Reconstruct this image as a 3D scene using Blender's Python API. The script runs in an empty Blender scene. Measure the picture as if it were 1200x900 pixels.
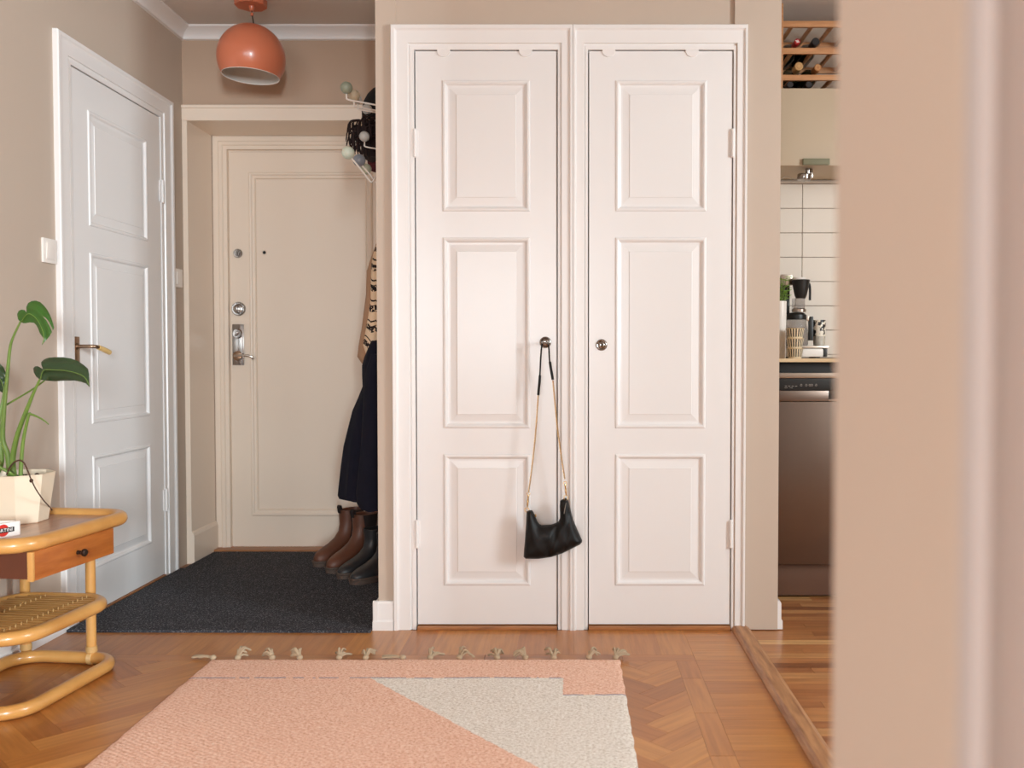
import bpy, bmesh, math, random
from mathutils import Vector, Matrix, geometry, noise
R = random.Random(7)
PI = math.pi
C = bpy.context.scene.collection
SC = bpy.context.scene

# ---------------------------------------------------------------- camera maths (1200 x 900 frame)
F = 1090.0; CX = 667.0; H = 0.96; PITCH = math.atan(32 / F)
def ray(px, py):
    u = (px - CX) / F; v = (450 - py) / F
    return (u, math.cos(PITCH) + v * math.sin(PITCH), v * math.cos(PITCH) - math.sin(PITCH))
def aY(px, py, Y):
    d = ray(px, py); t = Y / d[1]
    return Vector((d[0] * t, Y, H + d[2] * t))
def aX(px, py, X):
    d = ray(px, py); t = X / d[0]
    return Vector((X, d[1] * t, H + d[2] * t))
def aZ(px, py, Z=0.0):
    d = ray(px, py); t = (Z - H) / d[2]
    return Vector((d[0] * t, d[1] * t, Z))

# ---------------------------------------------------------------- materials
def lin(c):
    o = []
    for v in c:
        v = v / 255.0
        o.append(v / 12.92 if v <= 0.04045 else ((v + 0.055) / 1.055) ** 2.4)
    return (*o, 1.0)
class NT:
    def __init__(self, name):
        self.m = bpy.data.materials.new(name); self.m.use_nodes = True
        self.t = self.m.node_tree; self.n = self.t.nodes; self.l = self.t.links
        self.b = self.n['Principled BSDF']
    def add(self, typ, **kw):
        n = self.n.new(typ)
        for k, v in kw.items():
            if k.startswith('i_'):
                key = k[2:]
                key = int(key) if key.isdigit() else key.replace('_', ' ')
                n.inputs[key].default_value = v
            else: setattr(n, k, v)
        return n
    def link(self, a, b): self.l.new(a, b)
    def math(self, op, a, b=None, c=None):
        n = self.n.new('ShaderNodeMath'); n.operation = op
        for i, v in enumerate((a, b, c)):
            if v is None: continue
            if isinstance(v, (int, float)): n.inputs[i].default_value = v
            else: self.l.new(v, n.inputs[i])
        return n.outputs[0]
    def mix(self, fac, a, b, blend='MIX'):
        n = self.n.new('ShaderNodeMix'); n.data_type = 'RGBA'; n.blend_type = blend
        for i, v in ((0, fac), (6, a), (7, b)):
            if isinstance(v, (int, float)): n.inputs[i].default_value = v
            elif isinstance(v, tuple): n.inputs[i].default_value = v
            else: self.l.new(v, n.inputs[i])
        return n.outputs[2]
    def coord(self, out='Object', scale=(1, 1, 1)):
        tc = self.n.new('ShaderNodeTexCoord'); mp = self.n.new('ShaderNodeMapping')
        mp.inputs['Scale'].default_value = scale
        self.l.new(tc.outputs[out], mp.inputs['Vector'])
        return mp.outputs['Vector']
    def noise(self, vec, scale, detail=3, rough=0.55):
        n = self.n.new('ShaderNodeTexNoise'); n.inputs['Scale'].default_value = scale
        n.inputs['Detail'].default_value = detail; n.inputs['Roughness'].default_value = rough
        self.l.new(vec, n.inputs['Vector'])
        return n.outputs['Fac']
    def ramp(self, fac, stops):
        n = self.n.new('ShaderNodeValToRGB'); e = n.color_ramp.elements
        while len(e) > 1: e.remove(e[-1])
        e[0].position = stops[0][0]; e[0].color = stops[0][1]
        for p, c in stops[1:]:
            x = e.new(p); x.color = c
        self.l.new(fac, n.inputs[0])
        return n.outputs[0]
    def bump(self, h, strength=0.2, dist=0.002):
        n = self.n.new('ShaderNodeBump'); n.inputs['Strength'].default_value = strength
        n.inputs['Distance'].default_value = dist
        self.l.new(h, n.inputs['Height']); self.l.new(n.outputs[0], self.b.inputs['Normal'])
    def col(self, c):
        if isinstance(c, tuple): self.b.inputs['Base Color'].default_value = c
        else: self.l.new(c, self.b.inputs['Base Color'])
    def set(self, rough=0.5, metal=0.0, spec=0.5, coat=0.0):
        self.b.inputs['Roughness'].default_value = rough; self.b.inputs['Metallic'].default_value = metal
        self.b.inputs['Specular IOR Level'].default_value = spec
        self.b.inputs['Coat Weight'].default_value = coat; self.b.inputs['Coat Roughness'].default_value = 0.12
def plain(name, rgb, rough=0.5, metal=0.0, var=0.06, scale=8, bump=0.0, bscale=60, bdist=0.001, spec=0.5, coat=0.0):
    m = NT(name); m.set(rough, metal, spec, coat)
    v = m.coord('Object')
    c = lin(rgb); d = tuple(x * (1 - var) for x in c[:3]) + (1,)
    m.col(m.mix(m.noise(v, scale), d, c))
    if bump: m.bump(m.noise(v, bscale, 4), bump, bdist)
    return m.m
def wood(name, dark, light, scale=(2, 30, 30), rough=0.4, coat=0.0, nscale=3, bump=0.06):
    m = NT(name); m.set(rough, 0, 0.5, coat)
    v = m.coord('Object', scale)
    n1 = m.noise(v, nscale, 5, 0.6)
    m.col(m.ramp(n1, [(0.3, lin(dark)), (0.68, lin(light))]))
    m.bump(n1, bump, 0.001)
    return m.m
def plank_mat(name, stops, rough, grain=(1.6, 26), gdark=0.62, coat=0.0, seed=0):
    # per plank colour from its own tone, grain along the plank from its own UV
    m = NT(name); m.set(rough, 0, 0.5, coat)
    at = m.add('ShaderNodeVertexColor', layer_name='tone')
    sep = m.add('ShaderNodeSeparateColor'); m.link(at.outputs['Color'], sep.inputs[0])
    base = m.ramp(sep.outputs[0], stops)
    uv = m.coord('UV', (grain[0], grain[1], 1))
    off = m.add('ShaderNodeCombineXYZ')
    m.link(m.math('MULTIPLY', sep.outputs[1], 37.0), off.inputs[0]); m.link(m.math('MULTIPLY', sep.outputs[2], 53.0), off.inputs[2])
    va = m.add('ShaderNodeVectorMath', operation='ADD'); m.link(uv, va.inputs[0]); m.link(off.outputs[0], va.inputs[1])
    n1 = m.noise(va.outputs[0], 3.0, 6, 0.62)
    g = m.ramp(n1, [(0.32, (gdark, gdark * 0.92, gdark * 0.86, 1)), (0.62, (1.04, 1.02, 1.0, 1))])
    m.col(m.mix(1.0, base, g, 'MULTIPLY'))
    m.bump(n1, 0.08, 0.0008)
    return m.m
M = {}
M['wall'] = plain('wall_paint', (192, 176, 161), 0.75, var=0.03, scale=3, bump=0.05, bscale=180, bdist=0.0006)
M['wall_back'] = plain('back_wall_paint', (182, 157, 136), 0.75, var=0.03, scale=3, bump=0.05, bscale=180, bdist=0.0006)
M['trim_grey'] = plain('greyish_trim_paint', (176, 168, 165), 0.75, var=0.02, scale=3)
M['ceil'] = plain('ceiling_paint', (216, 208, 201), 0.85, var=0.03, scale=2)
M['white'] = plain('white_gloss_paint', (233, 231, 230), 0.3, var=0.025, scale=5, bump=0.04, bscale=25, bdist=0.0012)
M['white_door'] = plain('white_door_enamel', (232, 231, 231), 0.26, var=0.02, scale=5, bump=0.04, bscale=22, bdist=0.0012)
M['cream_door'] = plain('cream_door_paint', (233, 217, 200), 0.34, var=0.03, scale=4, bump=0.05, bscale=25, bdist=0.0012)
M['plastic_white'] = plain('white_plastic', (238, 232, 226), 0.35, var=0.02)
M['gap'] = plain('dark_gap', (52, 32, 20), 0.9)
M['parquet'] = plank_mat('oak_parquet', [(0.0, lin((150, 93, 46))), (0.4, lin((174, 112, 56))), (0.75, lin((188, 128, 66))), (1.0, lin((208, 150, 84)))], 0.33, (1.4, 22), 0.78, coat=0.12)
M['kfloor'] = plank_mat('acacia_boards', [(0.0, lin((134, 82, 46))), (0.35, lin((166, 108, 64))), (0.7, lin((184, 128, 78))), (1.0, lin((216, 172, 116)))], 0.3, (1.3, 16), 0.7, coat=0.2)
M['oak_dark'] = wood('threshold_oak', (136, 90, 58), (190, 140, 96), (22, 2.2, 22), 0.42)
M['oak_sill'] = wood('sill_oak', (128, 80, 46), (176, 118, 70), (3, 30, 30), 0.4)
M['chrome'] = plain('chrome', (160, 154, 150), 0.16, 1.0, var=0.04)
M['steel'] = plain('satin_steel', (186, 174, 164), 0.28, 1.0, var=0.06)
M['steel_dark'] = plain('dim_satin_steel', (128, 114, 106), 0.3, 1.0, var=0.08)  # darker copy of the steel; the dark reflection is put into its colour
M['brass'] = plain('gold_brass', (222, 192, 142), 0.26, 1.0, var=0.1, scale=60)
M['bronze'] = plain('aged_bronze', (176, 148, 124), 0.36, 1.0, var=0.2, scale=50)
M['grip'] = plain('ivory_grip', (224, 188, 120), 0.35, var=0.12, scale=30)
M['black_plastic'] = plain('black_plastic', (18, 17, 17), 0.4, var=0.1)
M['black'] = plain('black_paint', (16, 13, 12), 0.6)

# ---------------------------------------------------------------- geometry helpers
class MB:
    def __init__(self): self.bm = bmesh.new(); self.mi = 0
    def face(self, vs):
        try:
            f = self.bm.faces.new(vs); f.material_index = self.mi; return f
        except ValueError: return None
    def verts(self, pts): return [self.bm.verts.new(p) for p in pts]
    def box(self, x0, x1, y0, y1, z0, z1, bevel=0.0, seg=2, mat=None):
        b2 = bmesh.new()
        bmesh.ops.create_cube(b2, size=1)
        for v in b2.verts:
            v.co = Vector((x0 + (v.co.x + .5) * (x1 - x0), y0 + (v.co.y + .5) * (y1 - y0), z0 + (v.co.z + .5) * (z1 - z0)))
        if bevel: bmesh.ops.bevel(b2, geom=b2.edges[:], offset=bevel, segments=seg, affect='EDGES', profile=0.6)
        self.merge(b2, mat); return self
    def merge(self, b2, mat=None):
        if mat is not None: b2.transform(mat)
        mp = {}
        for v in b2.verts: mp[v] = self.bm.verts.new(v.co)
        for f in b2.faces:
            g = self.face([mp[v] for v in f.verts])
        b2.free()
    def tube(self, pts, r, n=10, closed=False, cap=True):
        pts = [Vector(p) for p in pts]; k = len(pts)
        rad = r if isinstance(r, (list, tuple)) else [r] * k
        tang = []
        for i in range(k):
            if closed: t = pts[(i + 1) % k] - pts[(i - 1) % k]
            else: t = pts[min(i + 1, k - 1)] - pts[max(i - 1, 0)]
            tang.append(t.normalized() if t.length > 1e-9 else Vector((0, 0, 1)))
        up = Vector((0, 0, 1)) if abs(tang[0].z) < 0.9 else Vector((1, 0, 0))
        nrm = (up - tang[0] * up.dot(tang[0])).normalized()
        rings = []
        for i in range(k):
            nrm = nrm - tang[i] * nrm.dot(tang[i])
            nrm = nrm.normalized() if nrm.length > 1e-6 else Vector((1, 0, 0))
            bi = tang[i].cross(nrm)
            rings.append(self.verts([pts[i] + (nrm * math.cos(2 * PI * j / n) + bi * math.sin(2 * PI * j / n)) * rad[i] for j in range(n)]))
        for i in range(k if closed else k - 1):
            a, b = rings[i], rings[(i + 1) % k]
            for j in range(n): self.face([a[j], a[(j + 1) % n], b[(j + 1) % n], b[j]])
        if cap and not closed:
            self.face(rings[0][::-1]); self.face(rings[-1])
        return self
    def lathe(self, prof, n=32, mat=None):
        # prof: list of (r, z), r == 0 closes the end
        b2 = bmesh.new(); rings = []
        for r, z in prof:
            if r < 1e-6: rings.append([b2.verts.new((0, 0, z))])
            else: rings.append([b2.verts.new((r * math.cos(2 * PI * j / n), r * math.sin(2 * PI * j / n), z)) for j in range(n)])
        for a, b in zip(rings, rings[1:]):
            for j in range(n):
                q = [a[j % len(a)], a[(j + 1) % len(a)], b[(j + 1) % len(b)], b[j % len(b)]]
                u = []
                for v in q:
                    if v not in u: u.append(v)
                if len(u) > 2:
                    try: b2.faces.new(u)
                    except ValueError: pass
        self.merge(b2, mat); return self
    def prism(self, poly, z0, z1, bevel=0.0, mat=None):
        b2 = bmesh.new()
        a = [b2.verts.new((x, y, z0)) for x, y in poly]; b = [b2.verts.new((x, y, z1)) for x, y in poly]
        n = len(poly)
        b2.faces.new(a[::-1]); b2.faces.new(b)
        for i in range(n): b2.faces.new([a[i], a[(i + 1) % n], b[(i + 1) % n], b[i]])
        if bevel: bmesh.ops.bevel(b2, geom=[e for e in b2.edges if len(e.link_faces) == 2 and e.calc_face_angle() > 0.6], offset=bevel, segments=2, affect='EDGES', profile=0.6)
        self.merge(b2, mat); return self
    def loft(self, rings, cap=True, close_first=True):
        rv = [self.verts(r) for r in rings]
        for a, b in zip(rv, rv[1:]):
            n = len(a)
            for j in range(n): self.face([a[j], a[(j + 1) % n], b[(j + 1) % n], b[j]])
        if cap:
            if close_first: self.face(rv[0][::-1])
            self.face(rv[-1])
        return self
    def ball(self, c, r, n=20, sq=(1, 1, 1)):
        b2 = bmesh.new(); bmesh.ops.create_uvsphere(b2, u_segments=n, v_segments=max(6, n // 2 + 2), radius=r)
        self.merge(b2, Matrix.Translation(c) @ Matrix.Diagonal((*sq, 1))); return self
    def torus(self, mat, R_, r, n=14, k=7):
        self_pts = [Vector((R_ * math.cos(2 * PI * i / n), R_ * math.sin(2 * PI * i / n), 0)) for i in range(n)]
        self.tube([mat @ p for p in self_pts], r, k, closed=True); return self
    def build(self, name, mat, parent=None, smooth=True, off=None, angle=35):
        bm = self.bm
        if off is not None: bmesh.ops.translate(bm, verts=bm.verts, vec=-Vector(off))
        bmesh.ops.recalc_face_normals(bm, faces=bm.faces)
        if smooth:
            for f in bm.faces: f.smooth = True
            lim = math.radians(angle)
            for e in bm.edges:
                if len(e.link_faces) == 2 and e.calc_face_angle(0) > lim: e.smooth = False
        me = bpy.data.meshes.new(name); bm.to_mesh(me); bm.free()
        for m in (mat if isinstance(mat, list) else [mat]): me.materials.append(M[m] if isinstance(m, str) else m)
        o = bpy.data.objects.new(name, me); C.objects.link(o)
        if parent is not None: o.parent = parent
        return o
def tag(o, label, cat, group=None, kind=None):
    if label: o['label'] = label
    if cat: o['category'] = cat
    if group: o['group'] = group
    if kind: o['kind'] = kind
    return o
def thing(name, label, cat, loc=(0, 0, 0), rz=0.0, group=None, kind=None):
    o = bpy.data.objects.new(name, None); C.objects.link(o); o.empty_display_size = 0.05
    o.location = loc; o.rotation_euler = (0, 0, rz)
    return tag(o, label, cat, group, kind)
def struct(name, mb, mat, label, cat, smooth=False):
    return tag(mb.build(name, mat, smooth=smooth), label, cat, kind='structure')
def rotx(a): return Matrix.Rotation(a, 4, 'X')
def roty(a): return Matrix.Rotation(a, 4, 'Y')
def rotz(a): return Matrix.Rotation(a, 4, 'Z')
def T(x, y=None, z=None): return Matrix.Translation(x if y is None else (x, y, z))
def smooth_path(pts, k=6, closed=False):
    pts = [Vector(p) for p in pts]; out = []; n = len(pts)
    rng = range(n if closed else n - 1)
    for i in rng:
        if closed: p0, p1, p2, p3 = pts[(i - 1) % n], pts[i], pts[(i + 1) % n], pts[(i + 2) % n]
        else: p0, p1, p2, p3 = pts[max(i - 1, 0)], pts[i], pts[i + 1], pts[min(i + 2, n - 1)]
        for j in range(k):
            t = j / k
            out.append(0.5 * ((2 * p1) + (p2 - p0) * t + (2 * p0 - 5 * p1 + 4 * p2 - p3) * t * t + (3 * p1 - p0 - 3 * p2 + p3) * t ** 3))
    if not closed: out.append(pts[-1])
    return out
def seg_dist(p, a, b):
    ab = b - a; t = max(0, min(1, (p - a).dot(ab) / max(ab.length_squared, 1e-12)))
    return (p - a - ab * t).length
def inside(p, poly):
    c = False; n = len(poly)
    for i in range(n):
        a, b = poly[i], poly[(i + 1) % n]
        if (a.y > p.y) != (b.y > p.y) and p.x < (b.x - a.x) * (p.y - a.y) / (b.y - a.y) + a.x: c = not c
    return c
def fill2d(outline, step):
    """Triangulated points inside a 2-D outline: (points, triangles, distance of each point to the outline)."""
    poly = [Vector((p[0], p[1])) for p in outline]; dense = []
    n = len(poly)
    for i in range(n):
        a, b = poly[i], poly[(i + 1) % n]; k = max(1, int((b - a).length / step))
        for j in range(k): dense.append(a.lerp(b, j / k))
    x0 = min(p.x for p in dense); x1 = max(p.x for p in dense); y0 = min(p.y for p in dense); y1 = max(p.y for p in dense)
    pts = list(dense); nb = len(dense); y = y0; row = 0
    while y < y1:
        x = x0 + (step / 2 if row % 2 else 0)
        while x < x1:
            p = Vector((x, y))
            if inside(p, dense) and min(seg_dist(p, dense[i], dense[(i + 1) % nb]) for i in range(nb)) > step * 0.5: pts.append(p)
            x += step
        y += step * 0.87; row += 1
    res = geometry.delaunay_2d_cdt(pts, [(i, (i + 1) % nb) for i in range(nb)], [], 1, 1e-7)
    V, Fc = res[0], res[2]
    d = [min(seg_dist(Vector(p), dense[i], dense[(i + 1) % nb]) for i in range(nb)) for p in V]
    return V, Fc, d
def pillow(mb, outline, step, front, back):
    """Close a 2-D outline into a solid: front(p, d) and back(p, d) give the 3-D points of both faces."""
    V, Fc, d = fill2d(outline, step)
    fv = [mb.bm.verts.new(front(p, e)) for p, e in zip(V, d)]
    bv = [fv[i] if d[i] < 1e-6 and (front(V[i], 0) - back(V[i], 0)).length < 1e-6 else mb.bm.verts.new(back(V[i], d[i])) for i in range(len(V))]
    cnt = {}
    for t in Fc:
        mb.face([fv[i] for i in t]); mb.face([bv[i] for i in reversed(t)])
        for a, b in zip(t, t[1:] + t[:1]):
            if (b, a) in cnt: del cnt[(b, a)]
            else: cnt[(a, b)] = 1
    for a, b in cnt:
        q = []
        for v in (fv[a], bv[a], bv[b], fv[b]):
            if v not in q: q.append(v)
        if len(q) > 2: mb.face(q)
    return mb

# ---------------------------------------------------------------- setting constants
XW = -1.772        # left wall
YC = 3.234         # front of the closet casing
YB = 4.297         # back wall of the hall
YF = 4.606         # front door
ZC = 2.46          # ceiling
XK0 = 0.635        # kitchen side of the threshold strip
XP1 = 0.733        # kitchen side of the partition
YKB = 4.249        # kitchen back wall

# ---------------------------------------------------------------- floors
def add_plank(mb, uvl, cl, poly, along, tone, seed, z=0.0, drop=0.003, gap=0.0004):
    c = Vector((sum(p[0] for p in poly) / len(poly), sum(p[1] for p in poly) / len(poly)))
    q = []
    for p in poly:
        v = Vector(p) - c; L_ = v.length
        q.append(c + v * max(0.0, (L_ - gap * 1.4) / L_) if L_ > 0 else c)
    top = mb.verts([(p.x, p.y, z) for p in q]); bot = mb.verts([(p.x, p.y, z - drop) for p in q])
    n = len(q); fs = [mb.face(top)] + [mb.face([bot[i], bot[(i + 1) % n], top[(i + 1) % n], top[i]]) for i in range(n)]
    a = Vector(along).normalized(); b = Vector((-a.y, a.x))
    for f in fs:
        if f is None: continue
        for lp in f.loops:
            p = Vector((lp.vert.co.x, lp.vert.co.y))
            lp[uvl].uv = (p.dot(a), p.dot(b)); lp[cl] = (tone, seed[0], seed[1], 1)
def clip(poly, x0, x1, y0, y1):
    def cut(ps, f, inter):
        o = []
        for i in range(len(ps)):
            a, b = ps[i], ps[(i + 1) % len(ps)]
            if f(a): o.append(a)
            if f(a) != f(b): o.append(inter(a, b))
        return o
    for ax, lim, sg in ((0, x0, 1), (0, x1, -1), (1, y0, 1), (1, y1, -1)):
        f = lambda p: (p[ax] - lim) * sg >= 0
        def it(a, b):
            t = (lim - a[ax]) / (b[ax] - a[ax]); return (a[0] + (b[0] - a[0]) * t, a[1] + (b[1] - a[1]) * t)
        poly = cut(poly, f, it)
        if len(poly) < 3: return None
    return poly
def poly_area(p): return abs(sum(p[i][0] * p[(i + 1) % len(p)][1] - p[(i + 1) % len(p)][0] * p[i][1] for i in range(len(p)))) / 2
def make_floor():
    mb = MB(); uvl = mb.bm.loops.layers.uv.new('UVMap'); cl = mb.bm.loops.layers.float_color.new('tone')
    rd = lambda: (R.random(), R.random())
    def pl(poly, along, lo=0.15, hi=0.85): add_plank(mb, uvl, cl, poly, along, R.uniform(lo, hi), rd())
    xi0, xi1, yi1, yi0 = -1.53, 0.338, 2.91, -1.0
    w = 0.078; L = 0.546; s = math.sqrt(0.5); ox, oy = -1.29, 0.031
    for i in range(-80, 80):
        for j in range(-6, 7):
            bx, by = i * w - j * L, i * w + j * L
            for (p0, p1, q0, q1, al) in ((0, L, 0, w, (1, 1)), (L, L + w, w - L, w, (-1, 1))):
                poly = [((p + bx - q - by) * s + ox, (p + bx + q + by) * s + oy) for p, q in ((p0, q0), (p1, q0), (p1, q1), (p0, q1))]
                c = clip(poly, xi0, xi1, yi0, yi1)
                if c and poly_area(c) > 1e-5: pl(c, al)
    # narrow strip, then border of short boards, along the closet and along both sides
    def run(a0, a1, step):
        o = []; a = a0
        while a < a1 - 1e-4: o.append((a, min(a1, a + step))); a += step
        return o
    for a, b in run(-1.59, 0.40, 0.44): pl([(a, 2.91), (b, 2.91), (b, 2.968), (a, 2.968)], (1, 0), 0.3, 0.6)
    for a, b in run(-1.77, 0.40, 0.094): pl([(a, 2.968), (b, 2.968), (b, 3.24), (a, 3.24)], (0, 1), 0.35, 0.75)
    for a, b in run(yi0 - 0.03, 2.91, 0.27):
        pl([(0.338, a), (0.40, a), (0.40, b), (0.338, b)], (0, 1), 0.3, 0.7); pl([(-1.59, a), (-1.53, a), (-1.53, b), (-1.59, b)], (0, 1), 0.3, 0.7)
    for a, b in run(yi0 - 0.04, 3.24, 0.0965): pl([(0.40, a), (0.574, a), (0.574, b), (0.40, b)], (1, 0), 0.3, 0.8)
    for a, b in run(yi0 - 0.04, 2.968, 0.0965): pl([(-1.77, a), (-1.59, a), (-1.59, b), (-1.77, b)], (1, 0), 0.3, 0.8)
    # living room boards behind the camera
    y = -3.4
    for a, b in run(-3.3, 3.2, 0.13):
        for c, d in run(-6.0, -1.03, 0.85): pl([(a, c), (b, c), (b, d), (a, d)], (0, 1))
    for a, b in run(-3.3, -1.77, 0.13): pl([(a, -1.03), (b, -1.03), (b, 0.6), (a, 0.6)], (0, 1))
    for a, b in run(0.574, 3.2, 0.13): pl([(a, -1.03), (b, -1.03), (b, 0.55), (a, 0.55)], (0, 1))
    mb.mi = 1
    mb.face(mb.verts([(0.575, -6.0, -0.0025), (3.3, -6.0, -0.0025), (3.3, 0.55, -0.0025), (0.575, 0.55, -0.0025)]))
    mb.face(mb.verts([(-3.3, -6.0, -0.0025), (0.575, -6.0, -0.0025), (0.575, 3.3, -0.0025), (-3.3, 3.3, -0.0025)]))
    mb.mi = 2
    mb.box(-1.78, -0.66, 3.24, 4.75, -0.05, 0.0)
    mb.box(-3.4, 0.6, -6.1, 4.75, -0.12, -0.05); mb.box(0.6, 3.3, -6.1, 0.55, -0.12, -0.05)
    struct('floor', mb, ['parquet', 'gap', 'oak_sill'], 'herringbone oak parquet floor of the hall with a plain board border', 'floor')
def make_kitchen_floor():
    mb = MB(); uvl = mb.bm.loops.layers.uv.new('UVMap'); cl = mb.bm.loops.layers.float_color.new('tone')
    y = 0.55; i = 0
    while y < 4.25:
        w = 0.047; x = 0.574 - R.uniform(0, 0.5)
        while x < 3.3:
            L = R.uniform(0.35, 0.95)
            a, b = max(x, 0.574), min(3.3, x + L)
            if b > a + 0.01:
                add_plank(mb, uvl, cl, [(a, y), (b, y), (b, y + w), (a, y + w)], (1, 0), R.choice((0.05, 0.3, 0.45, 0.5, 0.55, 0.6, 0.7, 0.78, 0.97)), (R.random(), R.random()), z=-0.003, drop=0.002)
            x += L
        y += w
    mb.mi = 1
    mb.box(0.575, 3.3, 0.55, 4.3, -0.12, -0.0046)
    struct('floor_kitchen', mb, ['kfloor', 'gap'], 'striped multi-tone wooden kitchen floor of narrow boards', 'floor')
make_floor(); make_kitchen_floor()

# ---------------------------------------------------------------- walls
def walls():
    mb = MB()
    mb.box(XW - 0.12, XW, 0.62, 3.312, 0, ZC); mb.box(XW - 0.12, XW, 4.06, YB, 0, ZC); mb.box(XW - 0.12, XW, 3.312, 4.06, 2.005, ZC)
    struct('wall_left', mb, 'wall', 'beige left wall of the hall around the white panelled door', 'wall')
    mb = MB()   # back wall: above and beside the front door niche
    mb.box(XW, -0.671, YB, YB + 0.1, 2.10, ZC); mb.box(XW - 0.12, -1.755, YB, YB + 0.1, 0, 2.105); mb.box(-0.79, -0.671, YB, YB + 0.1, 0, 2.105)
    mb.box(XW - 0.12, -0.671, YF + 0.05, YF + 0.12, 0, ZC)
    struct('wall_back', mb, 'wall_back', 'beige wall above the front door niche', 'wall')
    mb = MB()   # closet box
    y = 3.252
    mb.box(-0.671, -0.60, y, y + 0.08, 0, ZC); mb.box(-0.60, 0.572, y + 0.006, y + 0.08, 2.09, ZC); mb.box(-0.60, 0.60, y + 0.036, y + 0.08, 0, 2.1)
    mb.box(-0.671, -0.60, y + 0.08, YF + 0.12, 0, ZC); mb.box(-0.60, 0.70, YF, YF + 0.12, 0, ZC)
    struct('wall_closet', mb, 'wall', 'beige wall around the two white closet doors', 'wall')
    mb = MB()   # partition to the kitchen: end pier, run beside the closet, unseen stub added to block window light
    mb.box(0.572, XP1, 3.246, YF + 0.12, 0, ZC)
    mb.box(0.572, XP1, -1.45, 0.43, 0, ZC); mb.box(0.572, XP1, 0.43, 3.246, 2.32, ZC)
    struct('wall_partition', mb, 'wall', 'beige wall end between the closet doors and the kitchen opening', 'wall')
    # wall with the opening the room is seen through
    mb = MB()
    xj = 0.176
    mb.box(xj, 3.2, 0.417, 0.62, 0, ZC, 0.004)
    mb.box(-3.3, -1.62, 0.43, 0.62, 0, ZC); mb.box(-1.62, xj, 0.43, 0.62, 2.2, ZC)
    struct('wall_front', mb, 'wall', 'out of focus beige wall end close by, right of the kitchen opening', 'wall')
    mb = MB()   # casing on its living room side
    prof = [(0, 0), (0.0, 0.010), (0.002, 0.014), (0.006, 0.016), (0.010, 0.014), (0.013, 0.008), (0.016, 0.006), (0.075, 0.008), (0.08, 0.012), (0.09, 0.012), (0.092, 0.0)]
    a = mb.verts([(xj + u, 0.417 - d, 0) for u, d in prof]); b = mb.verts([(xj + u, 0.417 - d, 2.28) for u, d in prof])
    for i in range(len(prof) - 1): mb.face([a[i], a[i + 1], b[i + 1], b[i]])
    mb.face(a); mb.face(b)
    tag(mb.build('trim_opening', 'trim_grey', smooth=True, angle=50), 'blurred beige moulding on the wall end nearest the camera', 'trim', kind='structure')
    # living room and kitchen shell
    mb = MB()
    for y0, y1, z0, z1 in ((-6.0, -2.1, 0, ZC), (-0.3, 0.62, 0, ZC), (-2.1, -0.3, 0, 0.85), (-2.1, -0.3, 2.3, ZC)): mb.box(-3.42, -3.3, y0, y1, z0, z1)
    struct('wall_living_left', mb, 'wall', 'plain left wall of the room behind the camera', 'wall')
    mb = MB()
    for x0, x1, z0, z1 in ((-3.3, -2.7, 0, ZC), (0.3, 1.4, 0, ZC), (2.6, 3.2, 0, ZC), (-2.7, 0.3, 0, 0.75), (-2.7, 0.3, 2.3, ZC), (1.4, 2.6, 0, 0.75), (1.4, 2.6, 2.3, ZC)): mb.box(x0, x1, -6.12, -6.0, z0, z1)
    struct('wall_living_back', mb, 'wall', 'window wall of the room behind the camera', 'wall')
    mb = MB()
    for y0, y1, z0, z1 in ((-6.0, 0.66, 0, ZC), (1.56, 4.36, 0, ZC), (0.66, 1.56, 0, 0.95), (0.66, 1.56, 2.25, ZC)): mb.box(3.2, 3.32, y0, y1, z0, z1)
    struct('wall_right', mb, 'wall', 'right outer wall with the kitchen window', 'wall')
    mb = MB(); mb.box(XP1, 3.2, YKB, YKB + 0.1, 0, ZC)
    struct('wall_kitchen_back', mb, 'wall', 'plain kitchen wall behind the wine rack and the tiles', 'wall')
    mb = MB(); mb.box(-3.42, 3.32, -6.12, YF + 0.12, ZC, ZC + 0.1)
    struct('ceiling', mb, 'ceil', 'pale ceiling over the hall', 'ceiling')
walls()
def sweep_line(mb, prof, p0, p1, inward, up=(0, 0, 1)):
    # extrude a profile of (out, up) from p0 to p1
    p0, p1, i, u = Vector(p0), Vector(p1), Vector(inward), Vector(up)
    a = mb.verts([p0 + i * o + u * z for o, z in prof]); b = mb.verts([p1 + i * o + u * z for o, z in prof])
    n = len(prof)
    for k in range(n): mb.face([a[k], a[(k + 1) % n], b[(k + 1) % n], b[k]])
    mb.face(a); mb.face(b)
crown = [(0, 0), (0.055, 0), (0.055, -0.008), (0.044, -0.014), (0.030, -0.022), (0.018, -0.034), (0.012, -0.046), (0.012, -0.052), (0, -0.055)]
mb = MB(); sweep_line(mb, crown, (XW, 0.62, ZC), (XW, YB, ZC), (1, 0, 0))
tag(mb.build('trim_crown_left', 'white', angle=60), 'white crown moulding along the top of the left wall', 'trim', kind='structure')
mb = MB(); sweep_line(mb, crown, (XW, YB, ZC), (-0.671, YB, ZC), (0, -1, 0))
tag(mb.build('trim_crown_back', 'white', angle=60), 'white crown moulding above the front door niche', 'trim', kind='structure')
base = [(0, 0), (0.019, 0), (0.019, 0.03), (0.014, 0.036), (0.014, 0.092), (0.010, 0.10), (0, 0.10)]
mb = MB(); sweep_line(mb, base, (XW, 0.62, 0), (XW, 3.222, 0), (1, 0, 0))
struct('baseboard_left', mb, 'white', 'white baseboard behind the bamboo side table', 'baseboard')
mb = MB()
sweep_line(mb, [(o, z * 1.02) for o, z in base], (-0.689, 3.252, 0), (-0.617, 3.252, 0), (0, -1, 0))
sweep_line(mb, base, (-0.671, 3.235, 0), (-0.671, YB, 0), (-1, 0, 0))
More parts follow.
